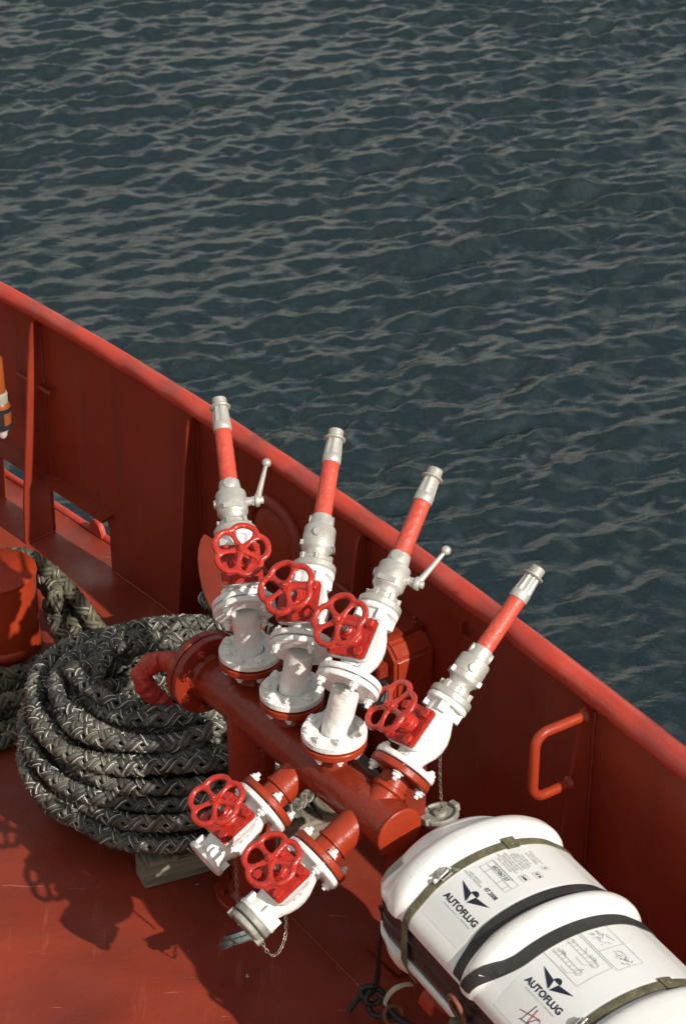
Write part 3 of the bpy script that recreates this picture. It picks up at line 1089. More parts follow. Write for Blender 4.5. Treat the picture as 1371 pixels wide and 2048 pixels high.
VALVE_LABEL = [
    'white valve with red handwheel under the leftmost upright nozzle',
    'white valve with red handwheel under the second nozzle from the left',
    'white valve with red handwheel under the third nozzle, in front of the red box',
    'white valve with red handwheel tilting outboard under the rightmost nozzle',
    'low white valve pointing down beside the rope coil, its outlet open',
    'lowest white valve, pointing down, its outlet closed by an aluminium cap',
]
STEM_PX = [(3, -13), (-26, -17), (-34, -13), (-46, -31), (-33, -30), (-33, -22)]
VFRAME = []
for (u, ax, i) in VALVES:
    sd = stem_dir(u + ax * VZ, ax, STEM_PX[i])
    F = frame(u, ax, sd)
    VFRAME.append(F)
    v = thing('hose_valve', VALVE_LABEL[i], 'valve', F, 'hose valves on the fire manifold')
    fl = put('inlet_flange', VM['inlet_flange'], v)
    nb = 4
    for k in range(nb):
        a = 2 * PI * k / nb + PI / 4
        put('bolt', BOLT_V if i < 3 else BOLT_W, fl, T(0.0725 * math.cos(a), 0.0725 * math.sin(a), 0.0172) @ RZ(rnd.random()))
    bd = put('body', VM['body'], v)
    for sd_ in (1, -1):
        put('cast_mark', VM['cast_mark'], bd, T(0.022, sd_ * 0.0525, VZ) @ RZ(0 if sd_ < 0 else PI) @ RX(PI / 2) @ RZ(0))
    put('outlet_flange', VM['outlet_flange'], v, T(0, 0, 0.2055))
    bo = put('bonnet', VM['bonnet'], v)
    for a in (-1, 1):
        for b in (-1, 1):
            put('bolt', VM['bolt'], bo, T(0.0745, a * 0.0425, VZ + b * 0.0425) @ BX @ RZ(rnd.random()))
    put('gland', VM['gland'], v)
    put('stem', VM['stem'], v)
    w = put('handwheel', VM['hub'], v, T(0.160, 0, VZ) @ BX @ RZ([0.35, 1.0, 0.9, 0.75, 0.8, 0.8][i]))
    put('rim', VM['rim'], w)
    for k in range(5):
        put('spoke', VM['spoke'], w, RZ(PI / 5 + 2 * PI * k / 5))

# ---------------------------------------------------------------- fire nozzles
def nozzle_meshes():
    D = {}
    z0 = 0.0
    # coupling ring with lugs: 0 .. 0.05
    mb = MB()
    mb.lathe([(0.058, 0.0), (0.0615, 0.003), (0.0615, 0.018), (0.058, 0.022), (0.047, 0.023)], 44)
    mb.lathe([(0.0445, 0.022), (0.0445, 0.040), (0.041, 0.044)], 36)
    for k in range(6):
        a = 2 * PI * k / 6 + 0.2
        mb.box((0.0455, 0, 0.034), (0.010, 0.012, 0.022), RZ(a))
    D['coupling'] = mb.mesh('coupling', M['alu'], smooth=35)
    # ball-valve body
    mb = MB()
    mb.lathe([(0.035, 0.042), (0.0345, 0.055), (0.0385, 0.064), (0.0445, 0.070), (0.0452, 0.073), (0.0452, 0.086), (0.0462, 0.0875), (0.0462, 0.112), (0.0452, 0.114),
              (0.0452, 0.132), (0.043, 0.137), (0.034, 0.140), (0.0315, 0.160), (0.0295, 0.174), (0.0265, 0.176)], 44)
    for sgn in (1, -1):
        mb.lathe([(0.0135, 0.040), (0.0135, 0.0495), (0.0115, 0.052)], 20, T(0, 0, 0.106) @ RY(sgn * PI / 2))
        # wrench flats
        mb.box((0, sgn * 0.0425, 0.080), (0.050, 0.010, 0.015))
        mb.lathe([(0.017, 0.018), (0.017, 0.0335), (0.015, 0.0345)], 20, T(0, 0, 0.158) @ RX(-sgn * PI / 2))
    D['ball_body'] = mb.mesh('ball_body', M['alu'], smooth=32)
    # sleeve
    mb = MB()
    mb.lathe([(0.0262, 0.173), (0.0258, 0.18), (0.0252, 0.25), (0.0246, 0.345)], 36)
    D['sleeve'] = mb.mesh('sleeve', M['tube_red'], smooth=60)
    # fluted tip
    mb = MB()
    mb.lathe([(0.0262, 0.343), (0.0275, 0.345), (0.0275, 0.366), (0.0262, 0.369), (0.0225, 0.370)], 36)
    n = 40
    st = [(0.0240, 0.369), (0.0236, 0.373), (0.0205, 0.415), (0.0203, 0.420)]
    vs, fs = [], []
    for r, z in st:
        for k in range(n):
            a = 2 * PI * k / n
            fl = 0.0024 if (k % 5) in (0, 1) else 0.0
            vs.append(((r + fl) * math.cos(a), (r + fl) * math.sin(a), z))
    for i in range(len(st) - 1):
        for k in range(n):
            q = (k + 1) % n
            fs.append((i * n + k, i * n + q, (i + 1) * n + q, (i + 1) * n + k))
    mb.add(vs, fs)
    mb.lathe([(0.024, 0.4185), (0.0305, 0.4215), (0.0315, 0.4235), (0.0305, 0.4255), (0.0215, 0.4275)], 36)
    pr = [(0.0205, 0.427), (0.0205, 0.431)]
    z = 0.431
    for k in range(4):
        pr += [(0.0222, z + 0.001), (0.0222, z + 0.0025), (0.0208, z + 0.0035)]
        z += 0.0042
    pr += [(0.0222, z + 0.001), (0.0218, z + 0.0035), (0.0165, z + 0.0038), (0.0150, z + 0.0015), (0.0150, z - 0.012)]
    mb.lathe(pr, 36)
    D['tip'] = mb.mesh('tip', M['alu'], smooth=35)
    # lever, on local +X
    mb = MB()
    mb.lathe([(0.0125, 0.050), (0.0125, 0.060)], 16, T(0, 0, 0.106) @ BX)
    hexnut(mb, 0.0155, 0.058, 0.072, T(0, 0, 0.106) @ BX)
    mb.lathe([(0.019, 0.069), (0.0195, 0.071), (0.0195, 0.079), (0.0185, 0.081)], 20, T(0, 0, 0.106) @ BX)
    mb.lathe([(0.011, 0.080), (0.011, 0.091), (0.0095, 0.093)], 16, T(0, 0, 0.106) @ BX)
    a = Vector((0.075, 0.004, 0.110)); b = Vector((0.113, 0.0, 0.218))
    mb.tube([a.lerp(b, t) for t in (0, 0.3, 0.7, 1)], [0.0105, 0.0085, 0.007, 0.0058], 14)
    mb.sphere(tuple(a.lerp(b, 1.06)), 0.0138, 18, 12)
    D['lever'] = mb.mesh('lever', M['alu'], smooth=45)
    return D
NM = nozzle_meshes()
NOZ_LABEL = [
    'leftmost fire nozzle, red sleeve, its ball lever standing out to the side',
    'second fire nozzle from the left, red sleeve, lever hidden behind it',
    'third fire nozzle from the left, red sleeve, ball lever reaching over the rail',
    'rightmost fire nozzle, red sleeve, leaning far out over the rail',
]
def nozzle_spin(F, want):
    """turn about the nozzle axis so the lever points the wanted way in the picture"""
    best = None
    for k in range(360):
        a = 2 * PI * k / 360
        G = F @ RZ(a)
        p0, p1 = proj(G @ Vector((0.05, 0, 0.106))), proj(G @ Vector((0.095, 0, 0.106)))
        away = (G @ Vector((1, 0, 0)) - G @ Vector((0, 0, 0))).dot(Vector((0, CP, -SP)))
        e = math.hypot(p1[0] - p0[0] - want[0], p1[1] - p0[1] - want[1]) - 2 * want[2] * away
        if best is None or e < best[0]: best = (e, a)
    return best[1]
LEV = [(33, -4, 2), (8, -8, 20), (30, 9, 2), (3, -12, 20)]
for i in range(4):
    F = VFRAME[i] @ T(0, 0, 0.2225)
    F = F @ RZ(nozzle_spin(F, LEV[i]))
    nz = thing('fire_nozzle', NOZ_LABEL[i], 'nozzle', F, 'fire nozzles on the manifold')
    for nm in ('coupling', 'ball_body', 'sleeve', 'tip', 'lever'):
        put(nm, NM[nm], nz)

# ---------------------------------------------------------------- caps and chains
def chain_mesh(path, pitch=0.0115, r=0.0014, wide=0.0042):
    P = catmull(path, 0.004)
    d = [0.0]
    for a, b in zip(P, P[1:]): d.append(d[-1] + (b - a).length)
    n = int(d[-1] / pitch)
    mb = MB()
    def pos(s):
        k = int(np.searchsorted(d, s)) if s < d[-1] else len(d) - 1
        k = max(1, min(k, len(P) - 1))
        t = (s - d[k - 1]) / max(1e-9, d[k] - d[k - 1])
        return P[k - 1].lerp(P[k], t)
    for i in range(n):
        c = pos((i + 0.5) * pitch)
        tg = (pos((i + 1) * pitch) - pos(i * pitch)).normalized()
        side = tg.cross(Vector((0.3, 0.2, 0.93)) if abs(tg.z) < 0.8 else Vector((0.9, 0.3, 0.1))).normalized()
        if i % 2: side = tg.cross(side)
        L = pitch * 0.62
        loop = []
        for k in range(10):
            a = 2 * PI * k / 10
            loop.append(c + tg * (L * math.cos(a)) + side * (wide * math.sin(a)))
        mb.tube(loop, r, 5, closed=True)
    return mb

def cap_meshes(mat):
    D = []
    mb = MB()
    mb.lathe([(0.050, 0.0), (0.0545, 0.003), (0.0545, 0.014), (0.0515, 0.018), (0.047, 0.0185), (0.044, 0.012), (0.02, 0.011), (0.018, 0.020), (0.012, 0.0215)], 40)
    for k in range(2):
        mb.box((0.052, 0, 0.012), (0.016, 0.030, 0.022), RZ(PI * k + 0.4))
    return mb.mesh('disc', mat, smooth=35), None
CAP_ALU, _ = cap_meshes(M['alu_old'])
CAP_DARK, _ = cap_meshes(M['rubber_cap'])
def cap_thing(label, F, mesh, chain_path):
    c = thing('blank_cap', label, 'cap', F, 'blank caps on chains')
    put('disc', mesh, c)
    mb = MB()
    mb.ring([(0.034, -0.012), (0.046, -0.012), (0.046, 0.0005), (0.034, 0.0005)], 32)
    put('collar', mb.mesh('collar', mesh.materials[0], smooth=35), c)
    mb = chain_mesh([F.inverted() @ Vector(p) for p in chain_path])
    obj('chain', mb, M['chain'], c)
    return c

# cap fitted on the lowest valve: aluminium coupling then cap
V6 = VFRAME[5]
F = V6 @ T(0, 0, 0.2225)
cp = thing('blank_cap', 'grey aluminium cap closing the lowest valve, its chain hanging in a loop', 'cap', F, 'blank caps on chains')
mb = MB()
mb.lathe([(0.056, 0.0), (0.0595, 0.003), (0.0595, 0.016), (0.056, 0.019), (0.046, 0.0195)], 44)
obj('coupling', mb, M['alu_old'], cp, smooth=35)
put('disc', CAP_ALU, cp, T(0, 0, 0.022) @ RZ(0.8))
bot = at(545, 1911, 0.30)
a = V6 @ Vector((-0.045, 0.02, 0.20)); b = V6 @ Vector((-0.03, 0.04, 0.245))
a = at(572, 1825, 0.40); b = at(519, 1868, 0.36)
mb = chain_mesh([F.inverted() @ p for p in (a, at(571, 1868, 0.345), at(560, 1900, 0.315), at(545, 1911, 0.30), at(530, 1897, 0.315), b)])
obj('chain', mb, M['chain'], cp)

# cap hanging from valve five
c5 = at(478, 1872, 0.235)
F = frame(c5, Vector((0.30, -0.55, -0.72)), (1, 0, 0.25))
cap_thing('dark cap hanging on a chain below the low open valve', F, CAP_DARK, [at(470, 1700, 0.50), at(474, 1780, 0.38), at(477, 1850, 0.262)])
# cap hanging from the rightmost valve
c4 = at(880, 1634, 0.52)
F = frame(c4, Vector((-0.15, 0.1, 0.97)), (0.9, 0.2, 0.1)) @ RX(PI)
cap_thing('pale grey cap hanging on a chain above the raft canister', F @ RX(PI), CAP_ALU, [at(880, 1478, 0.80), at(879, 1550, 0.68), at(883, 1622, 0.545)])
# cap hanging between the third and fourth valves
c3 = at(738, 1480, 0.70)
c3 = c3 + Vector((0, 0.22, 0))
F = frame(c3, Vector((0.35, -0.55, 0.75)), (1, 0.2, 0))
top = VFRAME[2] @ Vector((-0.05, 0.0, 0.06))
cap_thing('dark cap hanging on a chain behind the handwheel of the rightmost valve', F, CAP_DARK, [top, top.lerp(c3, 0.5), c3 + UP * 0.03])
# cap on a chain from the second valve, hanging behind the risers
top = VFRAME[1] @ Vector((-0.05, 0.0, 0.06))
# ---------------------------------------------------------------- plaited ropes
def rope_mesh(name, path, mat, R=0.028, pitch=0.125, step=0.0088, sides=6, fray=0.0, seed=1):
    """eight-strand plait: four pairs, two turning each way, passing over and under one another"""
    rng = np.random.default_rng(seed)
    P = np.array([tuple(p) for p in path], float)
    d = np.concatenate([[0], np.cumsum(np.linalg.norm(np.diff(P, axis=0), axis=1))])
    L = d[-1]
    n = int(L / step) + 1
    s = np.linspace(0, L, n)
    C = np.stack([np.interp(s, d, P[:, k]) for k in range(3)], -1)
    tg = np.gradient(C, axis=0); tg /= np.linalg.norm(tg, axis=1)[:, None]
    N = np.zeros_like(C)
    v = np.array([0, 0, 1.0]) if abs(tg[0, 2]) < 0.9 else np.array([1.0, 0, 0])
    for i in range(n):
        v = v - tg[i] * v.dot(tg[i]); v /= np.linalg.norm(v)
        N[i] = v
    B = np.cross(tg, N)
    theta = 2 * PI * s / pitch + 0.9 * np.sin(s * 1.7) + 0.5 * np.sin(s * 4.1 + 1)
    verts, faces, uvs = [], [], []
    base = 0
    ring = 2 * PI * np.arange(sides) / sides
    for turn in (1, -1):
        for car in (0, PI):
            for pair in (-1, 1):
                ph = turn * theta + car
                rad = R * 0.60 + turn * R * 0.17 * np.cos(2 * theta)
                ang = ph + 0.10 * np.sin(2 * theta)
                X = C + N * (rad * np.cos(ang))[:, None] + B * (rad * np.sin(ang))[:, None]
                t2 = np.gradient(X, axis=0); t2 /= np.linalg.norm(t2, axis=1)[:, None]
                er = N * np.cos(ang)[:, None] + B * np.sin(ang)[:, None]
                n2 = er - t2 * np.sum(er * t2, 1)[:, None]; n2 /= np.linalg.norm(n2, axis=1)[:, None]
                b2 = np.cross(t2, n2)
                X = X + b2 * (pair * R * 0.255)
                rr = R * (1 + fray * rng.normal(0, 0.10, n))
                V = X[:, None, :] + (n2[:, None, :] * np.cos(ring)[None, :, None] * 0.30 + b2[:, None, :] * np.sin(ring)[None, :, None] * 0.295) * rr[:, None, None]
                verts.append(V.reshape(-1, 3))
                i = np.arange(n - 1)[:, None]; k = np.arange(sides)[None, :]
                k2 = (k + 1) % sides
                F = np.stack([i * sides + k, i * sides + k2, (i + 1) * sides + k2, (i + 1) * sides + k], -1).reshape(-1, 4) + base
                faces.append(F)
                off_ = rng.random()
                u0 = np.broadcast_to(k / sides, (n - 1, sides)); u1 = np.broadcast_to((k + 1) / sides, (n - 1, sides))
                s0 = np.broadcast_to(s[:-1][:, None], (n - 1, sides)); s1 = np.broadcast_to(s[1:][:, None], (n - 1, sides))
                UV = np.stack([np.stack([u0 + off_, s0], -1), np.stack([u1 + off_, s0], -1), np.stack([u1 + off_, s1], -1), np.stack([u0 + off_, s1], -1)], 2)
                uvs.append(UV.reshape(-1, 2))
                base += n * sides
    V = np.concatenate(verts); F = np.concatenate(faces); U = np.concatenate(uvs)
    me = bpy.data.meshes.new(name)
    me.vertices.add(len(V)); me.vertices.foreach_set('co', V.ravel())
    me.loops.add(F.size); me.loops.foreach_set('vertex_index', F.ravel().astype(np.int32))
    me.polygons.add(len(F))
    me.polygons.foreach_set('loop_start', np.arange(0, F.size, 4, dtype=np.int32))
    me.update(calc_edges=True)
    lay = me.uv_layers.new(name='strand')
    lay.data.foreach_set('uv', U.ravel().astype(np.float32))
    me.shade_smooth()
    me.materials.append(mat)
    return me

COIL_C = Vector((-0.550, 5.79, 0))
def build_coil():
    rng = random.Random(11)
    loops = []      # radius, height, centre offset, tilt
    layers = [
        (0.141, [0.450, 0.390, 0.330, 0.205]),
        (0.188, [0.215, 0.400, 0.462]),
        (0.235, [0.448, 0.390, 0.215]),
        (0.280, [0.225, 0.385, 0.440]),
        (0.325, [0.412, 0.352, 0.296, 0.225]),
        (0.368, [0.235, 0.290, 0.346, 0.395]),
        (0.405, [0.345, 0.290, 0.240]),
    ]
    pts = []
    a = 0.4
    for li, (z, rs) in enumerate(layers):
        for r in rs:
            ox, oy = rng.uniform(-0.034, 0.034) - 0.20 * (0.43 - r), rng.uniform(-0.034, 0.034) + 0.42 * (0.43 - r)
            tx, ty = rng.uniform(-0.034, 0.034), rng.uniform(-0.034, 0.034)
            el = 1.0 + rng.uniform(-0.03, 0.05)
            p1, p2 = rng.uniform(0, 6.28), rng.uniform(0, 6.28)
            for k in range(16):
                b = a + 2 * PI * k / 16
                rr = 0.97 * r * (1 + 0.030 * math.sin(2 * b + p1) + 0.022 * math.sin(3 * b + p2) + 0.016 * math.sin(5 * b + p1 * 2.3))
                pts.append(Vector((ox + rr * el * math.cos(b), oy + rr / el * math.sin(b),
                                   z + tx * math.cos(b) + ty * math.sin(b) + 0.014 * math.sin(3 * b + p2) + 0.009 * rng.uniform(-1, 1))))
            a += 2 * PI + rng.uniform(-0.1, 0.1)
    # the running end: one loose bight across the top at the back, then down over the side
    top = [(-0.30, 0.02, 0.455), (-0.16, -0.14, 0.455), (0.06, -0.20, 0.45), (0.26, -0.15, 0.44), (0.38, 0.02, 0.43), (0.34, 0.24, 0.43), (0.14, 0.40, 0.44), (0.10, 0.52, 0.41), (0.26, 0.62, 0.34), (0.45, 0.66, 0.22)]
    while pts and not (0.08 < (pts[-1] - Vector(top[0])).length < 0.22 and 100 < math.degrees(math.atan2(pts[-1].y, pts[-1].x)) < 165):
        pts.pop()
    pts += [Vector(p) for p in top]
    path = catmull(pts, 0.012)
    me = rope_mesh('rope_coil', path, M['rope'], seed=4)
    o = put('rope_coil', me, None, T(*COIL_C))
    tag(o, 'thick coil of black plaited rope with white flecks lying on a wooden pallet', 'rope')
build_coil()

# ---------------------------------------------------------------- bollard and its mooring rope
BOL = at(-8, 1139, 0.38)
def build_bollard():
    b = thing('bollard', 'red steel bollard with flat round top at the edge of the rope coil', 'bollard', T(BOL.x, BOL.y, 0))
    mb = MB()
    mb.lathe([(0.134, 0.0), (0.134, 0.366)], 56)
    obj('post', mb, M['brick_red'], b)
    mb = MB()
    mb.lathe([(0.134, 0.364), (0.1395, 0.367), (0.1405, 0.372), (0.1395, 0.378), (0.136, 0.381)], 56)
    obj('top_plate', mb, M['brick_red'], b, smooth=50)
    mb = MB()
    # half-round stop welded low on the side facing the camera
    d = Vector((0.22, -0.97, 0)).normalized()
    side = Vector((0.97, 0.22, 0))
    F = Matrix((side, d, UP)).transposed().to_4x4()
    n = 9
    arc = []
    for k in range(n):
        a = -0.55 + 1.1 * k / (n - 1)
        arc.append(F @ Vector((0.140 * math.sin(a), 0.140 * math.cos(a), 0.10)))
    mb.tube(arc, [0.008] + [0.016] * (n - 2) + [0.008], 12, flat=(1.3, 0.8))
    obj('rope_stop', mb, M['brick_red'], b, smooth=60)
    mb = MB()
    mb.lathe([(0.145, 0.0), (0.141, 0.008), (0.134, 0.014)], 48, cap=False)
    obj('weld_bead', mb, M['brick_red'], b)
build_bollard()

def build_moorings():
    # eye round the bollard and its two legs coming down to the deck
    c = Vector((BOL.x, BOL.y, 0))
    P = []
    A = at(92, 1145, 0.27); B_ = at(150, 1210, 0.17); C_ = at(205, 1275, 0.07)
    back = [c + Vector((0.18 * math.cos(t), 0.18 * math.sin(t), 0.26)) for t in (2.6, 1.9, 1.25)]
    path = [at(-60, 1345, 0.04), at(0, 1338, 0.04), at(70, 1325, 0.045), at(130, 1302, 0.07), at(118, 1262, 0.12), at(100, 1210, 0.18), c + Vector((0.19, 0.03, 0.22)), c + Vector((0.16, 0.14, 0.24))] + [c + Vector((0.185 * math.cos(t), 0.185 * math.sin(t), 0.25)) for t in (1.5, 2.4, 3.3, 4.0)]
    me = rope_mesh('mooring_rope', catmull(path, 0.012), M['rope_old'], R=0.030, fray=0.35, seed=8)
    o = put('mooring_rope', me)
    tag(o, 'frayed dark rope bent round the bollard and led off along the deck', 'rope', 'mooring ropes by the bollard')
    path = [c + Vector((-0.1, 0.19, 0.30)), c + Vector((0.06, 0.195, 0.315)), at(80, 1128, 0.30), at(120, 1160, 0.245), at(163, 1210, 0.17), at(200, 1262, 0.085), at(222, 1300, 0.045), at(190, 1335, 0.045), at(110, 1352, 0.04), at(20, 1376, 0.04), at(-80, 1398, 0.04)]
    me = rope_mesh('mooring_rope', catmull(path, 0.012), M['rope_old'], R=0.030, fray=0.35, seed=9)
    o = put('mooring_rope', me)
    tag(o, 'thick frayed rope hanging from the bollard top down to the deck', 'rope', 'mooring ropes by the bollard')
    path = [at(165, 1372, 0.04), at(95, 1392, 0.042), at(30, 1418, 0.04), at(-70, 1436, 0.04)]
    me = rope_mesh('mooring_rope', catmull(path, 0.012), M['rope_old'], R=0.030, fray=0.35, seed=10)
    tag(put('mooring_rope', me), 'middle one of the dark ropes lying on deck between bollard and coil', 'rope', 'mooring ropes by the bollard')
    path = [at(130, 1425, 0.036), at(70, 1440, 0.036), at(10, 1458, 0.036), at(-80, 1478, 0.036)]
    me = rope_mesh('mooring_rope', catmull(path, 0.012), M['rope_old'], R=0.030, fray=0.35, seed=12)
    tag(put('mooring_rope', me), 'second dark rope from the open deck, running off frame from the coil', 'rope', 'mooring ropes by the bollard')
    more = [
        ([c + Vector((-0.05, 0.225, 0.26)), c + Vector((0.10, 0.21, 0.27)), at(98, 1150, 0.235), at(140, 1198, 0.165), at(178, 1246, 0.09), at(196, 1284, 0.036), at(160, 1318, 0.036), at(80, 1338, 0.085), at(0, 1352, 0.09), at(-80, 1366, 0.09)], 21,
         'inner one of the two ropes slanting down from behind the bollard'),
        ([c + Vector((0.14, 0.16, 0.22)), at(88, 1165, 0.215), at(118, 1208, 0.15), at(148, 1250, 0.085), at(150, 1290, 0.034), at(95, 1312, 0.034), at(20, 1322, 0.034), at(-80, 1336, 0.034)], 31,
         'short dark rope dropping steeply close beside the bollard'),
        ([at(205, 1338, 0.034), at(150, 1348, 0.034), at(60, 1364, 0.034), at(-80, 1388, 0.15)], 32, 'dark rope in the back of the pile in front of the bollard'),
        ([at(190, 1352, 0.04), at(120, 1372, 0.09), at(40, 1396, 0.095), at(-80, 1420, 0.095)], 22, 'dark rope lying on top of the others between bollard and coil'),
        ([at(120, 1452, 0.033), at(60, 1466, 0.033), at(0, 1484, 0.033), at(-80, 1506, 0.033)], 23, 'dark rope nearest the open deck, running off frame from the coil'),
    ]
    for path, sd, lab in more:
        me = rope_mesh('mooring_rope', catmull(path, 0.012), M['rope_old'], R=0.030, fray=0.35, seed=sd)
        tag(put('mooring_rope', me), lab, 'rope', 'mooring ropes by the bollard')
build_moorings()

# ---------------------------------------------------------------- pallet under the coil
def build_pallet():
    c0 = at(292, 1783, 0.0)
    c1 = at(432, 1744, 0.0)
    b = (c1 - c0).normalized()
    F = frame(c0, UP, b)
    p = thing('pallet', 'weathered grey wooden pallet under the rope coil', 'pallet', F)
    W, D_ = 0.84, 0.95
    # bearers run along X, top boards along Y
    for y in (0.05, D_ / 2, D_ - 0.05):
        mb = MB(); mb.box((W / 2, y, 0.045), (W, 0.085, 0.088))
        obj('bearer', mb, M['wood'], p, bevel=0.004)
    n = 6
    for k in range(n):
        x = 0.055 + (W - 0.11) * k / (n - 1)
        mb = MB(); mb.box((0, 0, 0), (D_ - 0.01 + 0.012 * rnd.uniform(-1, 1), 0.098, 0.021))
        obj('plank', mb, M['wood'], p, T(x, D_ / 2 - 0.012, 0.1005) @ RZ(PI / 2 + rnd.uniform(-0.01, 0.01)), bevel=0.003)
build_pallet()

# ---------------------------------------------------------------- wrapped hose by the end flange
def build_wrap():
    pts = [hp(-0.02, -0.02, -0.04), hp(-0.09, -0.02, -0.035), at(335, 1322, 0.62), at(300, 1330, 0.60), at(284, 1352, 0.565), at(296, 1378, 0.52), at(318, 1400, 0.47), at(338, 1425, 0.42)]
    path = catmull(pts, 0.004)
    rng = np.random.default_rng(5)
    rr = []
    x = 0.0
    for i in range(len(path)):
        rr.append(0.0315 * (1 + 0.055 * math.sin(i * 0.95 + 1.3 * math.sin(i * 0.21)) + 0.03 * math.sin(i * 0.33) + 0.02 * rng.normal()))
    mb = MB()
    mb.tube(path, rr, 20)
    base = path[0]
    mb.v = [tuple(Vector(v) - base) for v in mb.v]
    # wrinkles run slantwise round the sleeve
    vv = []
    for i, v in enumerate(mb.v):
        ring, k = divmod(i, 20)
        if ring < len(path):
            c = path[ring] - base
            a = 2 * PI * k / 20
            w = 1 + 0.13 * math.sin(ring * 0.62 + 2 * a) * (0.5 + 0.5 * math.sin(3 * a + ring * 0.1)) + 0.03 * math.sin(5 * a + ring * 0.9)
            vv.append(tuple(c + (Vector(v) - c) * w))
        else:
            vv.append(v)
    mb.v = vv
    o = obj('wrapped_hose', mb, M['wrap'], None, T(*base), smooth=80)
    tag(o, 'short bent hose wrapped in crinkled red cloth above the rope coil', 'hose')
build_wrap()

# ---------------------------------------------------------------- junction box on the bulwark
def build_box():
    best = min(np.linspace(0, S_END, 1500), key=lambda q: abs(proj(off(q, -0.08, 0.58))[0] - 829))
    s = float(best)
    F = Matrix((tangent(s), -outward(s), UP)).transposed().to_4x4()
    # X along the bulwark (aft), Y inboard, Z up; the aft end face is at x = 0
    F.translation = off(s, -0.006, 0.475)
    b = thing('junction_box', 'dark red metal box with clamped lid on the bulwark behind the nozzles', 'box', F)
    mb = MB()
    w, dp, h = 0.20, 0.145, 0.235
    poly = [(-w, 0.0), (-0.02, 0.0), (0.0, 0.02), (0.0, h - 0.04), (-0.045, h), (-w, h)]
    G = Matrix(((1, 0, 0, 0), (0, 0, 1, 0), (0, 1, 0, 0), (0, 0, 0, 1)))      # (x,y,z) -> (x, z, y)
    mb.prism(poly, 0.0, dp, G)
    obj('housing', mb, M['brick_red'], b, bevel=0.010, seg=3)
    mb = MB()
    mb.box((-0.125, dp * 0.5, h + 0.008), (0.14, dp * 1.02, 0.012))
    lid = obj('lid', mb, M['manifold'], b, bevel=0.003)
    for y in (0.025, dp - 0.025):
        mb = MB()
        mb.lathe([(0.012, 0), (0.012, 0.006)], 14)
        hexnut(mb, 0.011, 0.006, 0.018)
        mb.lathe([(0.006, 0.018), (0.0065, 0.030), (0.004, 0.033)], 10)
        obj('lid_bolt', mb, M['manifold'], lid, T(-0.07, y, h + 0.014))
    mb = MB()
    mb.tube([(-0.17, 0.03, h + 0.012), (-0.17, 0.045, h + 0.03), (-0.17, 0.10, h + 0.03), (-0.17, 0.115, h + 0.012)], 0.008, 8)
    obj('hinge', mb, M['manifold'], lid)
    mb = MB()
    mb.box((-0.06, dp + 0.02, 0.15), (0.05, 0.04, 0.05))
    obj('side_bracket', mb, M['manifold'], b, bevel=0.004)
    mb = MB()
    loop = []
    for k in range(24):
        a = 2 * PI * k / 24
        loop.append((-0.06 + 0.006 * math.cos(a), dp + 0.03 + 0.02 * math.cos(a), 0.07 + 0.055 * math.sin(a)))
    mb.tube(loop, 0.0025, 6, closed=True)
    obj('wire_bail', mb, M['manifold'], b)
build_box()

# ---------------------------------------------------------------- curved shield plate beside the fairlead
def build_shield():
    ctr = at(445, 1160, 0.52)
    n_ = (-OUT * 0.62 + AX * 0.18 + UP * 0.76).normalized()
    e = Vector((0, 0, EYE_H))
    def on_plane(u, v):
        d = ray(u, v)
        return e + d * ((ctr - e).dot(n_) / d.dot(n_))
    F = frame(ctr, n_, OUT)
    Fi = F.inverted()
    px = [(409, 1068), (402, 1080), (397, 1100), (396, 1120), (398, 1142), (404, 1176), (412, 1198), (424, 1222), (440, 1246), (462, 1264), (490, 1274), (516, 1270), (530, 1256), (533, 1236), (520, 1205), (480, 1140), (440, 1087)]
    poly = [tuple((Fi @ on_plane(*q)).xy) for q in px]
    mb = MB()
    mb.prism(poly, -0.006, 0.006, F)
    o = obj('shield_plate', mb, M['bulwark'], None, smooth=30, bevel=0.003)
    o.location = ctr
    for v in o.data.vertices: v.co = v.co - ctr
    tag(o, 'bright red half-round steel plate leaning behind the leftmost nozzle', 'plate')
build_shield()

# ---------------------------------------------------------------- man-overboard light on the bulwark
def build_light():
    p = at(0, 803, 0.56)
    b = thing('rescue_light', 'orange rescue light in a black holder hanging on the bulwark', 'light', T(p.x, p.y, p.z) @ Matrix.Scale(0.9, 4))
    mb = MB()
    mb.lathe([(0.027, 0.045), (0.0275, 0.06), (0.026, 0.195), (0.024, 0.205)], 28)
    obj('float_tube', mb, M['orange'], b)
    mb = MB()
    mb.lathe([(0.0335, 0.0), (0.034, 0.012), (0.0345, 0.02), (0.034, 0.03), (0.0345, 0.04), (0.0315, 0.046)], 28)
    obj('tape_band', mb, M['tape'], b)
    mb = MB()
    mb.lathe([(0.036, -0.115), (0.0415, -0.11), (0.042, -0.02), (0.036, -0.004), (0.032, 0.002)], 28)
    obj('battery_case', mb, M['orange'], b)
    mb = MB()
    mb.ring([(0.041, -0.040), (0.0455, -0.040), (0.0455, -0.022), (0.041, -0.022)], 28)
    mb.ring([(0.041, -0.118), (0.0455, -0.118), (0.0455, -0.096), (0.041, -0.096)], 28)
    for a in (-1.3, 0.3, 2.0, 3.9):
        mb.box((0.0435, 0, -0.068), (0.005, 0.016, 0.062), RZ(a))
    mb.box((0, 0.06, -0.06), (0.05, 0.04, 0.11))
    obj('holder', mb, M['black'], b)
    mb = MB()
    mb.lathe([(0.030, -0.118), (0.029, -0.132), (0.021, -0.138), (0.020, -0.158), (0.012, -0.170), (0.0, -0.172)], 24)
    obj('lens', mb, M['lens'], b)
build_light()
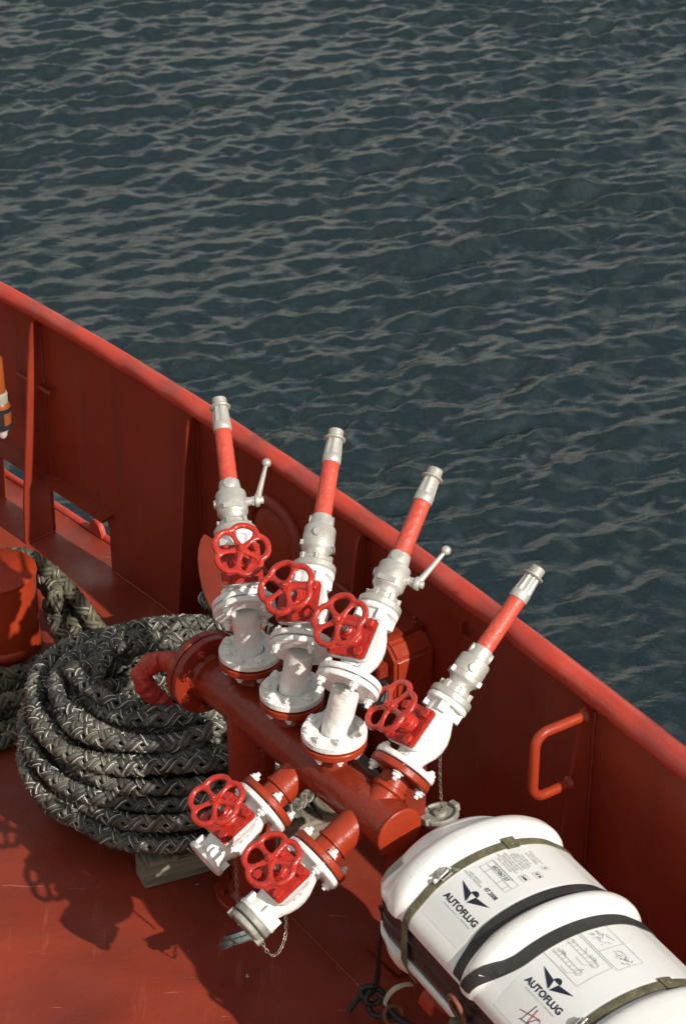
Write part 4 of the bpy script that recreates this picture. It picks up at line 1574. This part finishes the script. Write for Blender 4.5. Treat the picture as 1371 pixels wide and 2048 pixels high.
# ---------------------------------------------------------------- life-raft canister
RD = Vector((0.505, -0.863, 0)).normalized()
RO = Vector((-RD.y, RD.x, 0))
RZC = 0.598                                     # height of the seam
RSEAM = 0.272
FLAT = 0.60                                    # the lid is flatter than half round
GAP = 0.060
R0 = at(810, 1851, RZC + GAP) + RO * 0.2557 - RD * 0.126
RF = frame((R0.x, R0.y, 0), UP, RD)            # X aft along the raft, Y outboard, Z up
raft = thing('life_raft_canister', 'white life raft canister with black seam and strapped lid, in the corner', 'life raft', RF)

RPROF = [(-0.099, 0.0), (-0.097, 0.056), (-0.091, 0.103), (-0.080, 0.141), (-0.062, 0.170), (-0.041, 0.188), (-0.017, 0.196), (-0.004, 0.198),
         (0.003, 0.216), (0.014, 0.240), (0.030, 0.254), (0.050, 0.263), (0.076, 0.265), (0.090, 0.262), (0.099, 0.254), (0.105, 0.242), (0.112, 0.2355), (0.118, 0.235),
         (0.355, 0.235), (0.366, 0.2355), (0.374, 0.240), (0.381, 0.252), (0.391, 0.261), (0.405, 0.265), (0.424, 0.265), (0.437, 0.261), (0.446, 0.252), (0.453, 0.240), (0.460, 0.2355), (0.47, 0.235),
         (0.740, 0.235), (0.763, 0.2355), (0.771, 0.240), (0.779, 0.252), (0.790, 0.261), (0.806, 0.265), (0.90, 0.265), (0.92, 0.258), (0.935, 0.240), (0.942, 0.22),
         (0.950, 0.202), (0.962, 0.198), (0.985, 0.188), (1.006, 0.170), (1.024, 0.141), (1.035, 0.103), (1.041, 0.056), (1.043, 0.0)]
RSEAM = 0.2557
SEAM_T = [(-0.099, 0.0), (-0.098, 0.047), (-0.094, 0.103), (-0.085, 0.155), (-0.066, 0.199), (-0.039, 0.230), (-0.005, 0.249), (0.028, RSEAM), (0.915, RSEAM), (0.948, 0.249), (0.983, 0.230), (1.010, 0.199),
          (1.029, 0.155), (1.038, 0.103), (1.042, 0.047), (1.043, 0.0)]
def r_of(x, phi):
    """phi in degrees from the inboard seam (0) over the top (90) to the outboard seam (180)"""
    base = lerp_table(RPROF, x)
    seam = lerp_table(SEAM_T, x)
    e = min(phi, 180 - phi)
    w = (1 - smoothstep(4.0, 34.0, e)) ** 1.1
    return base * (1 - w) + max(seam, base) * w
def surf(x, phi, lift=0.0):
    r = r_of(x, phi)
    a = math.radians(phi)
    ca, sa = math.cos(a), math.sin(a)
    n = Vector((0, -ca * FLAT, sa)).normalized()
    rib = max(0.0, lerp_table(RPROF, x) - 0.235)      # ribs stand as proud on top as on the side
    zz = (r - rib) * FLAT + rib
    return Vector((x, -r * ca, RZC + GAP + zz * sa)) + n * lift
def find(u, v):
    """(x, phi) of the spot on the lid seen at photograph pixel (u, v)"""
    best, x0, p0, dx, dp_ = None, 0.45, 70.0, 0.5, 70.0
    for _ in range(7):
        for i in range(-8, 9):
            for j in range(-8, 9):
                x, ph = x0 + dx * i / 8, min(150, max(0, p0 + dp_ * j / 8))
                q = proj(RF @ surf(x, ph))
                e = (q[0] - u) ** 2 + (q[1] - v) ** 2
                if best is None or e < best[0]: best = (e, x, ph)
        _, x0, p0 = best
        dx *= 0.35; dp_ *= 0.35
    return best[1], best[2]

def build_raft():
    xs = []
    for (a, _), (b, _) in zip(RPROF, RPROF[1:]):
        n = max(1, int((b - a) / 0.02))
        xs += [a + (b - a) * k / n for k in range(n)]
    xs.append(RPROF[-1][0])
    phis = [0, 2, 4, 6, 9, 12, 15, 18, 21, 24, 27, 30, 34] + list(range(38, 143, 4)) + [146, 150, 153, 156, 159, 162, 165, 168, 171, 174, 176, 178, 180]
    for low in (False, True):
        mb = MB()
        vs, fs = [], []
        m = len(phis)
        for x in xs:
            for ph in phis:
                p = surf(x, ph)
                if low:
                    p.z = RZC - GAP - (p.z - RZC - GAP) * 1.0
                vs.append(p)
        for i in range(len(xs) - 1):
            for k in range(m - 1):
                fs.append((i * m + k, i * m + k + 1, (i + 1) * m + k + 1, (i + 1) * m + k))
        # seam lip turned in
        b = len(vs)
        for x in xs:
            s = lerp_table(SEAM_T, x)
            z = RZC - GAP if low else RZC + GAP
            dz = 0.004 if low else -0.004
            vs += [Vector((x, -max(0, s - 0.006), z + dz)), Vector((x, max(0, s - 0.006), z + dz)), Vector((x, -max(0, s - 0.03), z + dz)), Vector((x, max(0, s - 0.03), z + dz))]
        for i in range(len(xs) - 1):
            q, q2 = b + i * 4, b + (i + 1) * 4
            fs += [(i * m, (i + 1) * m, q2, q), (q, q2, q2 + 2, q + 2), ((i + 1) * m - 1, (i + 2) * m - 1, q2 + 1, q + 1), (q + 1, q2 + 1, q2 + 3, q + 3)]
        mb.add(vs, fs)
        obj('lower_shell' if low else 'upper_shell', mb, M['raft'], raft, smooth=45)
    # gasket between the halves
    mb = MB()
    out = []
    for x in xs: out.append((x, -max(0.0, lerp_table(SEAM_T, x) - 0.007)))
    for x in reversed(xs): out.append((x, max(0.0, lerp_table(SEAM_T, x) - 0.007)))
    lv = [(-GAP, -0.004), (-GAP * 0.8, 0.0), (-0.004, 0.001), (0.0, -0.002), (0.004, 0.001), (GAP * 0.8, 0.0), (GAP, -0.004)]
    n = len(out)
    vs, fs = [], []
    for z, g in lv:
        for x, y in out:
            sc = 1 + g / 0.3
            vs.append((0.47 + (x - 0.47) * sc, y * sc, RZC + z))
    for i in range(len(lv) - 1):
        for k in range(n):
            q = (k + 1) % n
            fs.append((i * n + k, i * n + q, (i + 1) * n + q, (i + 1) * n + k))
    mb.add(vs, fs)
    obj('seam_gasket', mb, M['gasket'], raft, smooth=60)

    # straps
    def strap(name, xf, w, mat, ph0=0.0, ph1=180.0, th=0.0028, down=True, n=70, lift=0.0):
        mb = MB()
        rows = []
        for k in range(n + 1):
            ph = ph0 + (ph1 - ph0) * k / n
            x = xf(ph)
            rows.append([surf(x + dx, ph, lift + l) for dx, l in ((-w / 2, 0.0005), (-w / 2, th), (-w / 4, th + 0.0006), (w / 4, th + 0.0006), (w / 2, th), (w / 2, 0.0005))])
        if down:
            for side, rowi in ((-1, 0), (1, -1)):
                x = xf(ph0 if side < 0 else ph1)
                add = []
                for z in (RZC + GAP - 0.005, RZC, RZC - GAP, RZC - GAP - 0.03, RZC - GAP - 0.08):
                    y = RSEAM * side
                    yy = y + side * 0.002
                    yo = y + side * (0.002 + th)
                    if z < RZC - GAP - 0.02:
                        yy -= side * 0.012; yo -= side * 0.012
                    if z < RZC - GAP - 0.06:
                        yy -= side * 0.02; yo -= side * 0.02
                    add.append([Vector((x + dx, q, z)) for dx, q in ((-w / 2, yy), (-w / 2, yo), (-w / 4, yo), (w / 4, yo), (w / 2, yo), (w / 2, yy))])
                rows = (add[::-1] + rows) if side < 0 else (rows + add)
        vs = [p for r in rows for p in r]
        fs = [(i * 6 + k, i * 6 + (k + 1) % 6, (i + 1) * 6 + (k + 1) % 6, (i + 1) * 6 + k) for i in range(len(rows) - 1) for k in range(6)]
        fs += [(5, 4, 3, 2, 1, 0), tuple((len(rows) - 1) * 6 + k for k in range(6))]
        mb.add(vs, fs)
        return obj(name, mb, mat, raft, smooth=40)
    X1, X2, XA, XB = 0.128, 0.744, 0.347, 0.482
    s1 = strap('webbing_strap', lambda p: X1, 0.026, M['olive'])
    s2 = strap('webbing_strap', lambda p: X2, 0.028, M['olive'])
    HOOK_X = 0.392
    sa = strap('lashing_strap', lambda p: XA + (HOOK_X - 0.022 - XA) * (1 - smoothstep(0, 52, p)), 0.036, M['web_black'], ph0=6, down=False, th=0.0035)
    sb = strap('lashing_strap', lambda p: XB + (HOOK_X + 0.02 - XB) * (1 - smoothstep(0, 56, p)), 0.040, M['web_black'], ph0=6, down=False, th=0.0035)
    # overlapping seam of the straps
    for st, x, ph in ((s1, X1, 100), (s2, X2, 110)):
        mb = MB()
        vs = []
        for p in np.linspace(ph, ph + 9, 5):
            vs += [surf(x - 0.019, p, 0.007), surf(x + 0.019, p, 0.007), surf(x + 0.019, p, 0.002), surf(x - 0.019, p, 0.002)]
        fs = [(i * 4 + k, i * 4 + (k + 1) % 4, (i + 1) * 4 + (k + 1) % 4, (i + 1) * 4 + k) for i in range(4) for k in range(4)] + [(0, 1, 2, 3), (19, 18, 17, 16)]
        mb.add(vs, fs)
        obj('keeper', mb, M['olive'], st)
    # quick-release buckle between the strap ends: toggles, ring and pin
    for st, x, ph in ((s1, X1, 50), (s2, X2, 46)):
        def lp(dx, p, l): return surf(x + dx, ph + p, l)
        mb = MB()
        pts = [lp(-0.013, 0, 0.010), lp(0.013, 0, 0.010), lp(0.013, 8, 0.012), lp(-0.013, 8, 0.012)]
        mb.tube(pts, 0.0028, 8, closed=True)
        mb.tube([lp(0, -6, 0.008), lp(0, 0, 0.010), lp(-0.002, 6, 0.011), lp(-0.004, 10, 0.011)], [0.004, 0.005, 0.0045, 0.003], 10)
        bk = obj('buckle', mb, M['steel'], st)
        mb = MB()
        F_ = frame(lp(-0.022, 3, 0.006), lp(-0.022, 3, 0.03) - lp(-0.022, 3, 0.006), (1, 0, 0))
        mb.lathe([(0.010, -0.001), (0.0105, 0.0), (0.010, 0.001)], 16, F_)
        mb.lathe([(0.008, -0.001), (0.0085, 0.0), (0.008, 0.001)], 16, F_ @ T(0.014, 0.006, 0))
        mb.box((0.0, -0.015, 0), (0.005, 0.024, 0.002), F_)
        mb.box((0.010, -0.010, 0.002), (0.004, 0.022, 0.002), F_ @ RZ(0.5))
        obj('split_pin', mb, M['steel'], bk)
        mb = MB()
        mb.sphere(tuple(lp(0.0, -4, 0.012)), 0.0060, 12, 8)
        obj('button', mb, M['raft'], bk)
    # loose tail of the strap
    mb = MB()
    w = 0.008
    rows = []
    for k in range(9):
        a = k / 8
        c = Vector((X1 - 0.02 - 0.015 * a, -RSEAM * 0.86 - 0.075 * math.sin(a * 1.5), RZC - GAP - 0.11 + 0.012 * math.sin(a * PI) - 0.05 * a * a))
        rows.append((c + Vector((-w, 0, 0)), c + Vector((w, 0, 0))))
    vs = [p for r in rows for p in r] + [p - Vector((0, 0, 0.002)) for r in rows for p in r]
    n = 18
    fs = []
    for k in range(8):
        fs += [(2 * k, 2 * k + 1, 2 * k + 3, 2 * k + 2), (n + 2 * k, n + 2 * k + 2, n + 2 * k + 3, n + 2 * k + 1), (2 * k, 2 * k + 2, n + 2 * k + 2, n + 2 * k), (2 * k + 1, n + 2 * k + 1, n + 2 * k + 3, 2 * k + 3)]
    mb.add(vs, fs)
    obj('strap_tail', mb, M['tape'], s1, smooth=50)
    # shackle that gathers the black straps, and the olive lashing under it
    mb = MB()
    ctr = Vector((HOOK_X, -RSEAM - 0.014, RZC + 0.01))
    loop = []
    for k in range(24):
        a = 2 * PI * k / 24
        loop.append(ctr + Vector((0.030 * math.cos(a), -0.012 * math.sin(a), 0.042 * math.sin(a) - 0.012)))
    mb.tube(loop, 0.0065, 10, closed=True)
    obj('shackle', mb, M['rust_iron'], raft)
    mb = MB()
    mb.tube([ctr + Vector((0, 0, -0.045)), ctr + Vector((0.004, -0.006, -0.075)), ctr + Vector((0.01, 0.0, -0.12)), ctr + Vector((0.02, 0.02, -0.2)), ctr + Vector((0.03, 0.05, -0.30))],
            [0.012, 0.017, 0.013, 0.014, 0.014], 10, flat=(0.7, 1.3))
    mb.tube([ctr + Vector((-0.012, 0, -0.055)), ctr + Vector((-0.010, -0.012, -0.08)), ctr + Vector((0.004, -0.010, -0.10)), ctr + Vector((0.014, 0.004, -0.085))], 0.008, 8)
    obj('lashing', mb, M['olive'], raft)
    # recess mark on the far end
    mb = MB()
    vs, fs = [], []
    for i in range(9):
        x = -0.060 + 0.035 * i / 8
        for j in range(7):
            vs.append(surf(x, 8 + 22 * j / 6, 0.0012))
    for i in range(8):
        for j in range(6):
            fs.append((i * 7 + j, i * 7 + j + 1, (i + 1) * 7 + j + 1, (i + 1) * 7 + j))
    mb.add(vs, fs)
    obj('end_patch', mb, M['tape'], raft)

    # ---- printed labels, wrapped on the shell. a: metres aft along the raft, b: metres up round the shell
    def wrap(me, x0, ph0, mat, name, parent, lift=0.0016, shear=0.0):
        for v in me.vertices:
            a, b = v.co.x, v.co.y
            x = x0 + a
            ph = ph0 + math.degrees(b / 0.215)
            v.co = surf(x, ph, lift + v.co.z)
        me.materials.clear(); me.materials.append(mat)
        return put(name, me, parent)
    def patch(x0, x1, p0, p1, lift, mat, name, parent):
        mb = MB()
        nx, ny = 10, 16
        vs = [surf(x0 + (x1 - x0) * i / nx, p0 + (p1 - p0) * j / ny, lift) for i in range(nx + 1) for j in range(ny + 1)]
        fs = [(i * (ny + 1) + j, i * (ny + 1) + j + 1, (i + 1) * (ny + 1) + j + 1, (i + 1) * (ny + 1) + j) for i in range(nx) for j in range(ny)]
        mb.add(vs, fs)
        return obj(name, mb, mat, parent, smooth=80)
    def strokes(lines, x0, ph0, wd, mat, name, parent, lift=0.0016):
        """polylines (a, b) drawn as thin ribbons on the shell"""
        mb = MB()
        for ln in lines:
            P = []
            for (a, b), (c, d) in zip(ln, ln[1:]):
                m = max(1, int(math.hypot(c - a, d - b) / 0.02))
                P += [(a + (c - a) * k / m, b + (d - b) * k / m) for k in range(m)]
            P.append(ln[-1])
            vs = []
            for k, (a, b) in enumerate(P):
                q0, q1 = P[max(0, k - 1)], P[min(len(P) - 1, k + 1)]
                dx, dy = q1[0] - q0[0], q1[1] - q0[1]
                l = math.hypot(dx, dy) or 1
                nx, ny = -dy / l * wd / 2, dx / l * wd / 2
                for s in (1, -1):
                    vs.append(surf(x0 + a + s * nx, ph0 + math.degrees((b + s * ny) / 0.215), lift))
            mb.add(vs, [(2 * k, 2 * k + 1, 2 * k + 3, 2 * k + 2) for k in range(len(P) - 1)])
        return obj(name, mb, mat, parent, smooth=0, merge=False)
    def poly(points, x0, ph0, mat, name, parent, lift=0.0016):
        """filled convex polygon (a, b), cut fine so it follows the shell"""
        bm = bmesh.new()
        bm.faces.new([bm.verts.new((a, b, 0)) for a, b in points])
        bmesh.ops.triangulate(bm, faces=bm.faces)
        bmesh.ops.subdivide_edges(bm, edges=bm.edges, cuts=3, use_grid_fill=True)
        me = bpy.data.meshes.new(name); bm.to_mesh(me); bm.free()
        return wrap(me, x0, ph0, mat, name, parent, lift)

    def emblem(px_mark, px_text, parent):
        """winged mark over the maker's name"""
        x0, p0 = find(*px_mark)
        q = 0.62
        def sc(l): return [(a * q, b * q) for a, b in l]
        poly(sc([(-0.100, 0.030), (-0.016, 0.018), (-0.004, -0.024)]), x0, p0, M['ink'], 'emblem_wing', parent)
        poly(sc([(0.100, 0.030), (0.004, -0.024), (0.016, 0.018)]), x0, p0, M['ink'], 'emblem_wing', parent)
        cir = [(0.021 * math.cos(a), 0.020 + 0.021 * math.sin(a)) for a in np.linspace(0.0, PI, 10)]
        poly(sc(cir), x0, p0, M['ink'], 'emblem_head', parent)
        poly(sc([(-0.015, 0.016), (0.015, 0.016), (0.0, -0.018)]), x0, p0, M['sticker'], 'emblem_gap', parent, 0.0022)
        x1, p1 = find(*px_text)
        wrap(text_mesh('AUTOFLUG', 0.0272, 0.0008, 0), x1, p1, M['ink'], 'lettering', parent)
        wrap(text_mesh('Autoflug GmbH & Co. · D - 25462 Rellingen', 0.0066, 0.0, 0), x1 + 0.004, p1 - math.degrees(0.019 / 0.215), M['ink_grey'], 'lettering', parent)

    def words(s_, px, size, parent, mat='ink_grey', bold=0.0):
        x0, p0 = find(*px)
        return wrap(text_mesh(s_, size, bold, 0), x0, p0, M[mat], 'lettering', parent)
    def box_at(px, hw, hh, parent, extra=()):
        x0, p0 = find(*px)
        L_ = [[(-hw, -hh), (hw, -hh), (hw, hh), (-hw, hh), (-hw, -hh)]] + list(extra)
        return strokes(L_, x0, p0, 0.0010, M['ink_grey'], 'printed_box', parent)

    # first panel
    pl = patch(0.152, 0.318, 22, 140, 0.0006, M['sticker'], 'service_label', raft)
    emblem((940, 1797), (921, 1820), pl)
    words('NEXT SERVICE\nNÄCHSTE WARTUNG', (948, 1757), 0.0078, pl)
    words('07.2008', (981, 1789), 0.0155, pl, 'ink', 0.0003)
    box_at((997, 1753), 0.058, 0.019, pl, [[(-0.058, 0.0), (0.058, 0.0)], [(-0.034, 0.0), (-0.034, -0.019)], [(0.018, 0.0), (0.018, -0.019)], [(0.044, 0.0), (0.044, -0.019)]])
    words('057/067.07', (1000, 1748), 0.0150, pl, 'ink', 0.0002)
    words('LAST SERVICE / LETZTE WARTUNG', (1004, 1741), 0.0062, pl)
    words('PAINTER LINE LENGTH\nREISSLEINENLÄNGE\nMAX. STOWAGE HEIGHT\nMAX. STAUHÖHE', (1016, 1727), 0.0080, pl)
    words('THIS SIDE UP\nDIESE SEITE OBEN\nINSPECT ANNUALLY\nJÄHRLICH PRÜFEN', (1042, 1722), 0.0080, pl)
    words('SERVICE STATION\nPRÜFSTELLE\nSERIAL NUMBER', (1066, 1717), 0.0076, pl)
    for px, s_ in (((1047, 1757), '24M'), ((1075, 1751), '18 M'), ((1089, 1737), '8')):
        box_at(px, 0.013 if len(s_) > 1 else 0.008, 0.009, pl)
        words(s_, px, 0.0115, pl, 'ink', 0.0002)
    # second panel
    p2 = patch(0.512, 0.720, 14, 142, 0.0006, M['sticker'], 'instruction_label', raft)
    emblem((1105, 1972), (1087, 1992), p2)
    rg = random.Random(4)
    def raft_sketch(cx, cy, w_, h_):
        L_ = [[(cx - w_, cy), (cx + w_, cy)], [(cx - w_, cy + h_), (cx + w_, cy + h_)]]
        for k in range(7):
            x = cx - w_ + 2 * w_ * k / 6
            L_.append([(x, cy), (x + 0.003, cy + h_)])
        for sx in (-1, 1):
            L_.append([(cx + sx * w_ + 0.008 * math.cos(a), cy + h_ / 2 + 0.008 * math.sin(a)) for a in np.linspace(0, 2 * PI, 12)])
        for k in range(6):
            x = cx + rg.uniform(-w_, w_)
            L_.append([(x, cy + h_), (x + rg.uniform(-0.01, 0.01), cy + h_ + rg.uniform(0.004, 0.012)), (x + 0.008, cy + h_)])
        L_.append([(cx + w_ * 0.9, cy), (cx + w_ * 0.6, cy - 0.015), (cx, cy - 0.013)])
        return L_
    xa, pa = find(1150, 1915)
    box_at((1150, 1915), 0.078, 0.048, p2)
    strokes(raft_sketch(0.0, -0.028, 0.046, 0.012) + raft_sketch(0.0, 0.014, 0.050, 0.012), xa, pa, 0.0009, M['ink_grey'], 'line_drawing', p2)
    xb, pb = find(1222, 1895)
    box_at((1222, 1895), 0.078, 0.036, p2, [[(0, -0.036), (0, 0.036)]])
    lines = []
    for cx, cy in ((-0.04, 0.0), (0.04, 0.0)):
        for _ in range(14):
            x, y = cx + rg.uniform(-0.024, 0.024), cy + rg.uniform(-0.018, 0.018)
            lines.append([(x, y), (x + rg.uniform(-0.014, 0.014), y + rg.uniform(-0.008, 0.008)), (x + rg.uniform(-0.012, 0.012), y + rg.uniform(-0.01, 0.01))])
    strokes(lines, xb, pb, 0.0011, M['ink_grey'], 'line_drawing', p2)
    # warning picture under the second emblem: a blade crossed out in red
    xc, pc = find(1062, 2030)
    strokes([[(-0.014, -0.03), (-0.004, 0.03)], [(-0.02, -0.03), (0.0, -0.026), (0.02, -0.02), (0.03, -0.008)], [(0.008, -0.022), (0.02, 0.0), (0.032, 0.006), (0.04, -0.008)]], xc, pc, 0.0020, M['ink'], 'warning_picture', p2)
    strokes([[(-0.035, -0.012), (0.03, 0.008)], [(0.006, -0.03), (0.006, 0.024)]], xc, pc, 0.0028, M['ink_red'], 'warning_cross', p2)
build_raft()

# ---------------------------------------------------------------- cradle of the raft
def build_cradle():
    cr = thing('raft_cradle', 'dark red curved flat-bar cradle under the raft canister', 'cradle', RF)
    for x in (0.23, 0.66):
        # saddle: flat bar bent under the lower shell
        mb = MB()
        rows = []
        R = 0.248
        for k in range(25):
            a = PI + PI * k / 24 * 0.72 + PI * 0.14
            c = Vector((x, R * math.cos(a), RZC - GAP + R * 0.66 * math.sin(a)))
            e = Vector((0, math.cos(a), math.sin(a)))
            rows.append([c + Vector((-0.03, 0, 0)), c + Vector((0.03, 0, 0)), c + Vector((0.03, 0, 0)) + e * 0.009, c + Vector((-0.03, 0, 0)) + e * 0.009])
        vs = [p for r in rows for p in r]
        fs = [(i * 4 + k, i * 4 + (k + 1) % 4, (i + 1) * 4 + (k + 1) % 4, (i + 1) * 4 + k) for i in range(24) for k in range(4)] + [(0, 1, 2, 3), (99, 98, 97, 96)]
        mb.add(vs, fs)
        obj('saddle', mb, M['brick_red'], cr, smooth=40)
        for y in (-0.15, 0.15):
            mb = MB()
            mb.box((x, y, 0.21), (0.06, 0.012, 0.42))
            mb.box((x, y, 0.004), (0.09, 0.09, 0.008))
            obj('foot', mb, M['brick_red'], cr, bevel=0.002)
    # bent arm that leans inboard from the first saddle
    mb = MB()
    rows = []
    for k in range(17):
        a = -0.3 + 1.95 * k / 16
        c = Vector((0.20, -0.195 - 0.105 * math.sin(a) + 0.06, 0.31 + 0.13 * (1 + math.cos(a)) / 2 + 0.05))
        e = Vector((0, -math.sin(a), math.cos(a)))
        rows.append([c + Vector((-0.028, 0, 0)), c + Vector((0.028, 0, 0)), c + Vector((0.028, 0, 0)) - e * 0.009, c + Vector((-0.028, 0, 0)) - e * 0.009])
    vs = [p for r in rows for p in r]
    fs = [(i * 4 + k, i * 4 + (k + 1) % 4, (i + 1) * 4 + (k + 1) % 4, (i + 1) * 4 + k) for i in range(16) for k in range(4)] + [(0, 1, 2, 3), (67, 66, 65, 64)]
    mb.add(vs, fs)
    obj('bent_arm', mb, M['brick_red'], cr, smooth=40)
build_cradle()

# ---------------------------------------------------------------- painter line, knot and ring
def build_painter():
    ringp = at(786, 2030, 0.05)
    F = frame(ringp, (0.35, -0.75, 0.55), (1, 0, 0))
    rg = thing('deck_ring', 'rust red ring bolt on the deck under the raft canister', 'ring', T(ringp.x, ringp.y, 0))
    mb = MB()
    loop = [F @ Vector((0.027 * math.cos(2 * PI * k / 24), 0.027 * math.sin(2 * PI * k / 24), 0)) - Vector((ringp.x, ringp.y, 0)) for k in range(24)]
    mb.tube(loop, 0.0068, 10, closed=True)
    obj('ring', mb, M['rust_iron'], rg)
    mb = MB()
    mb.lathe([(0.024, 0.0), (0.02, 0.008), (0.011, 0.02), (0.010, 0.034)], 18)
    obj('stud', mb, M['rust_iron'], rg)
    k0 = at(742, 1990, 0.075)
    def q(u, v, z): return at(u, v, z)
    r = 0.0088
    mb = MB()
    top = R0 - RD * 0.03 - RO * 0.236
    line = catmull([Vector((top.x, top.y, RZC - 0.002)), at(766, 1835, 0.55), at(758, 1890, 0.42), at(754, 1955, 0.20), at(748, 1978, 0.088), at(736, 1990, 0.085), at(731, 2003, 0.075), at(745, 2008, 0.062), at(761, 2000, 0.07), at(764, 1985, 0.088),
                    at(750, 1975, 0.098), at(733, 1973, 0.098), at(721, 1980, 0.09), at(724, 1992, 0.08), at(736, 2010, 0.05), at(743, 2027, 0.035), at(762, 2033, 0.04), at(779, 2031, 0.05)], 0.006)
    rr = [r * (0.7 if i < len(line) * 0.42 else 1.0) for i in range(len(line))]
    mb.tube(line, rr, 10)
    tail = catmull([at(744, 1985, 0.098), at(727, 1988, 0.075), at(712, 2002, 0.045), at(697, 2022, 0.015)], 0.006)
    mb.tube(tail, r * 0.95, 10)
    lead = catmull([at(755, 1985, 0.09), at(770, 2000, 0.075), at(780, 2020, 0.06), at(795, 2036, 0.045), at(820, 2052, 0.03), at(860, 2085, 0.02)], 0.006)
    mb.tube(lead, r * 1.1, 10)
    p = line[0]
    mb.v = [tuple(Vector(v) - p) for v in mb.v]
    o = obj('tie_line', mb, M['black'], None, T(*p), smooth=70)
    tag(o, 'thin black cord knotted to the deck ring and led up to the raft canister', 'cord')
build_painter()
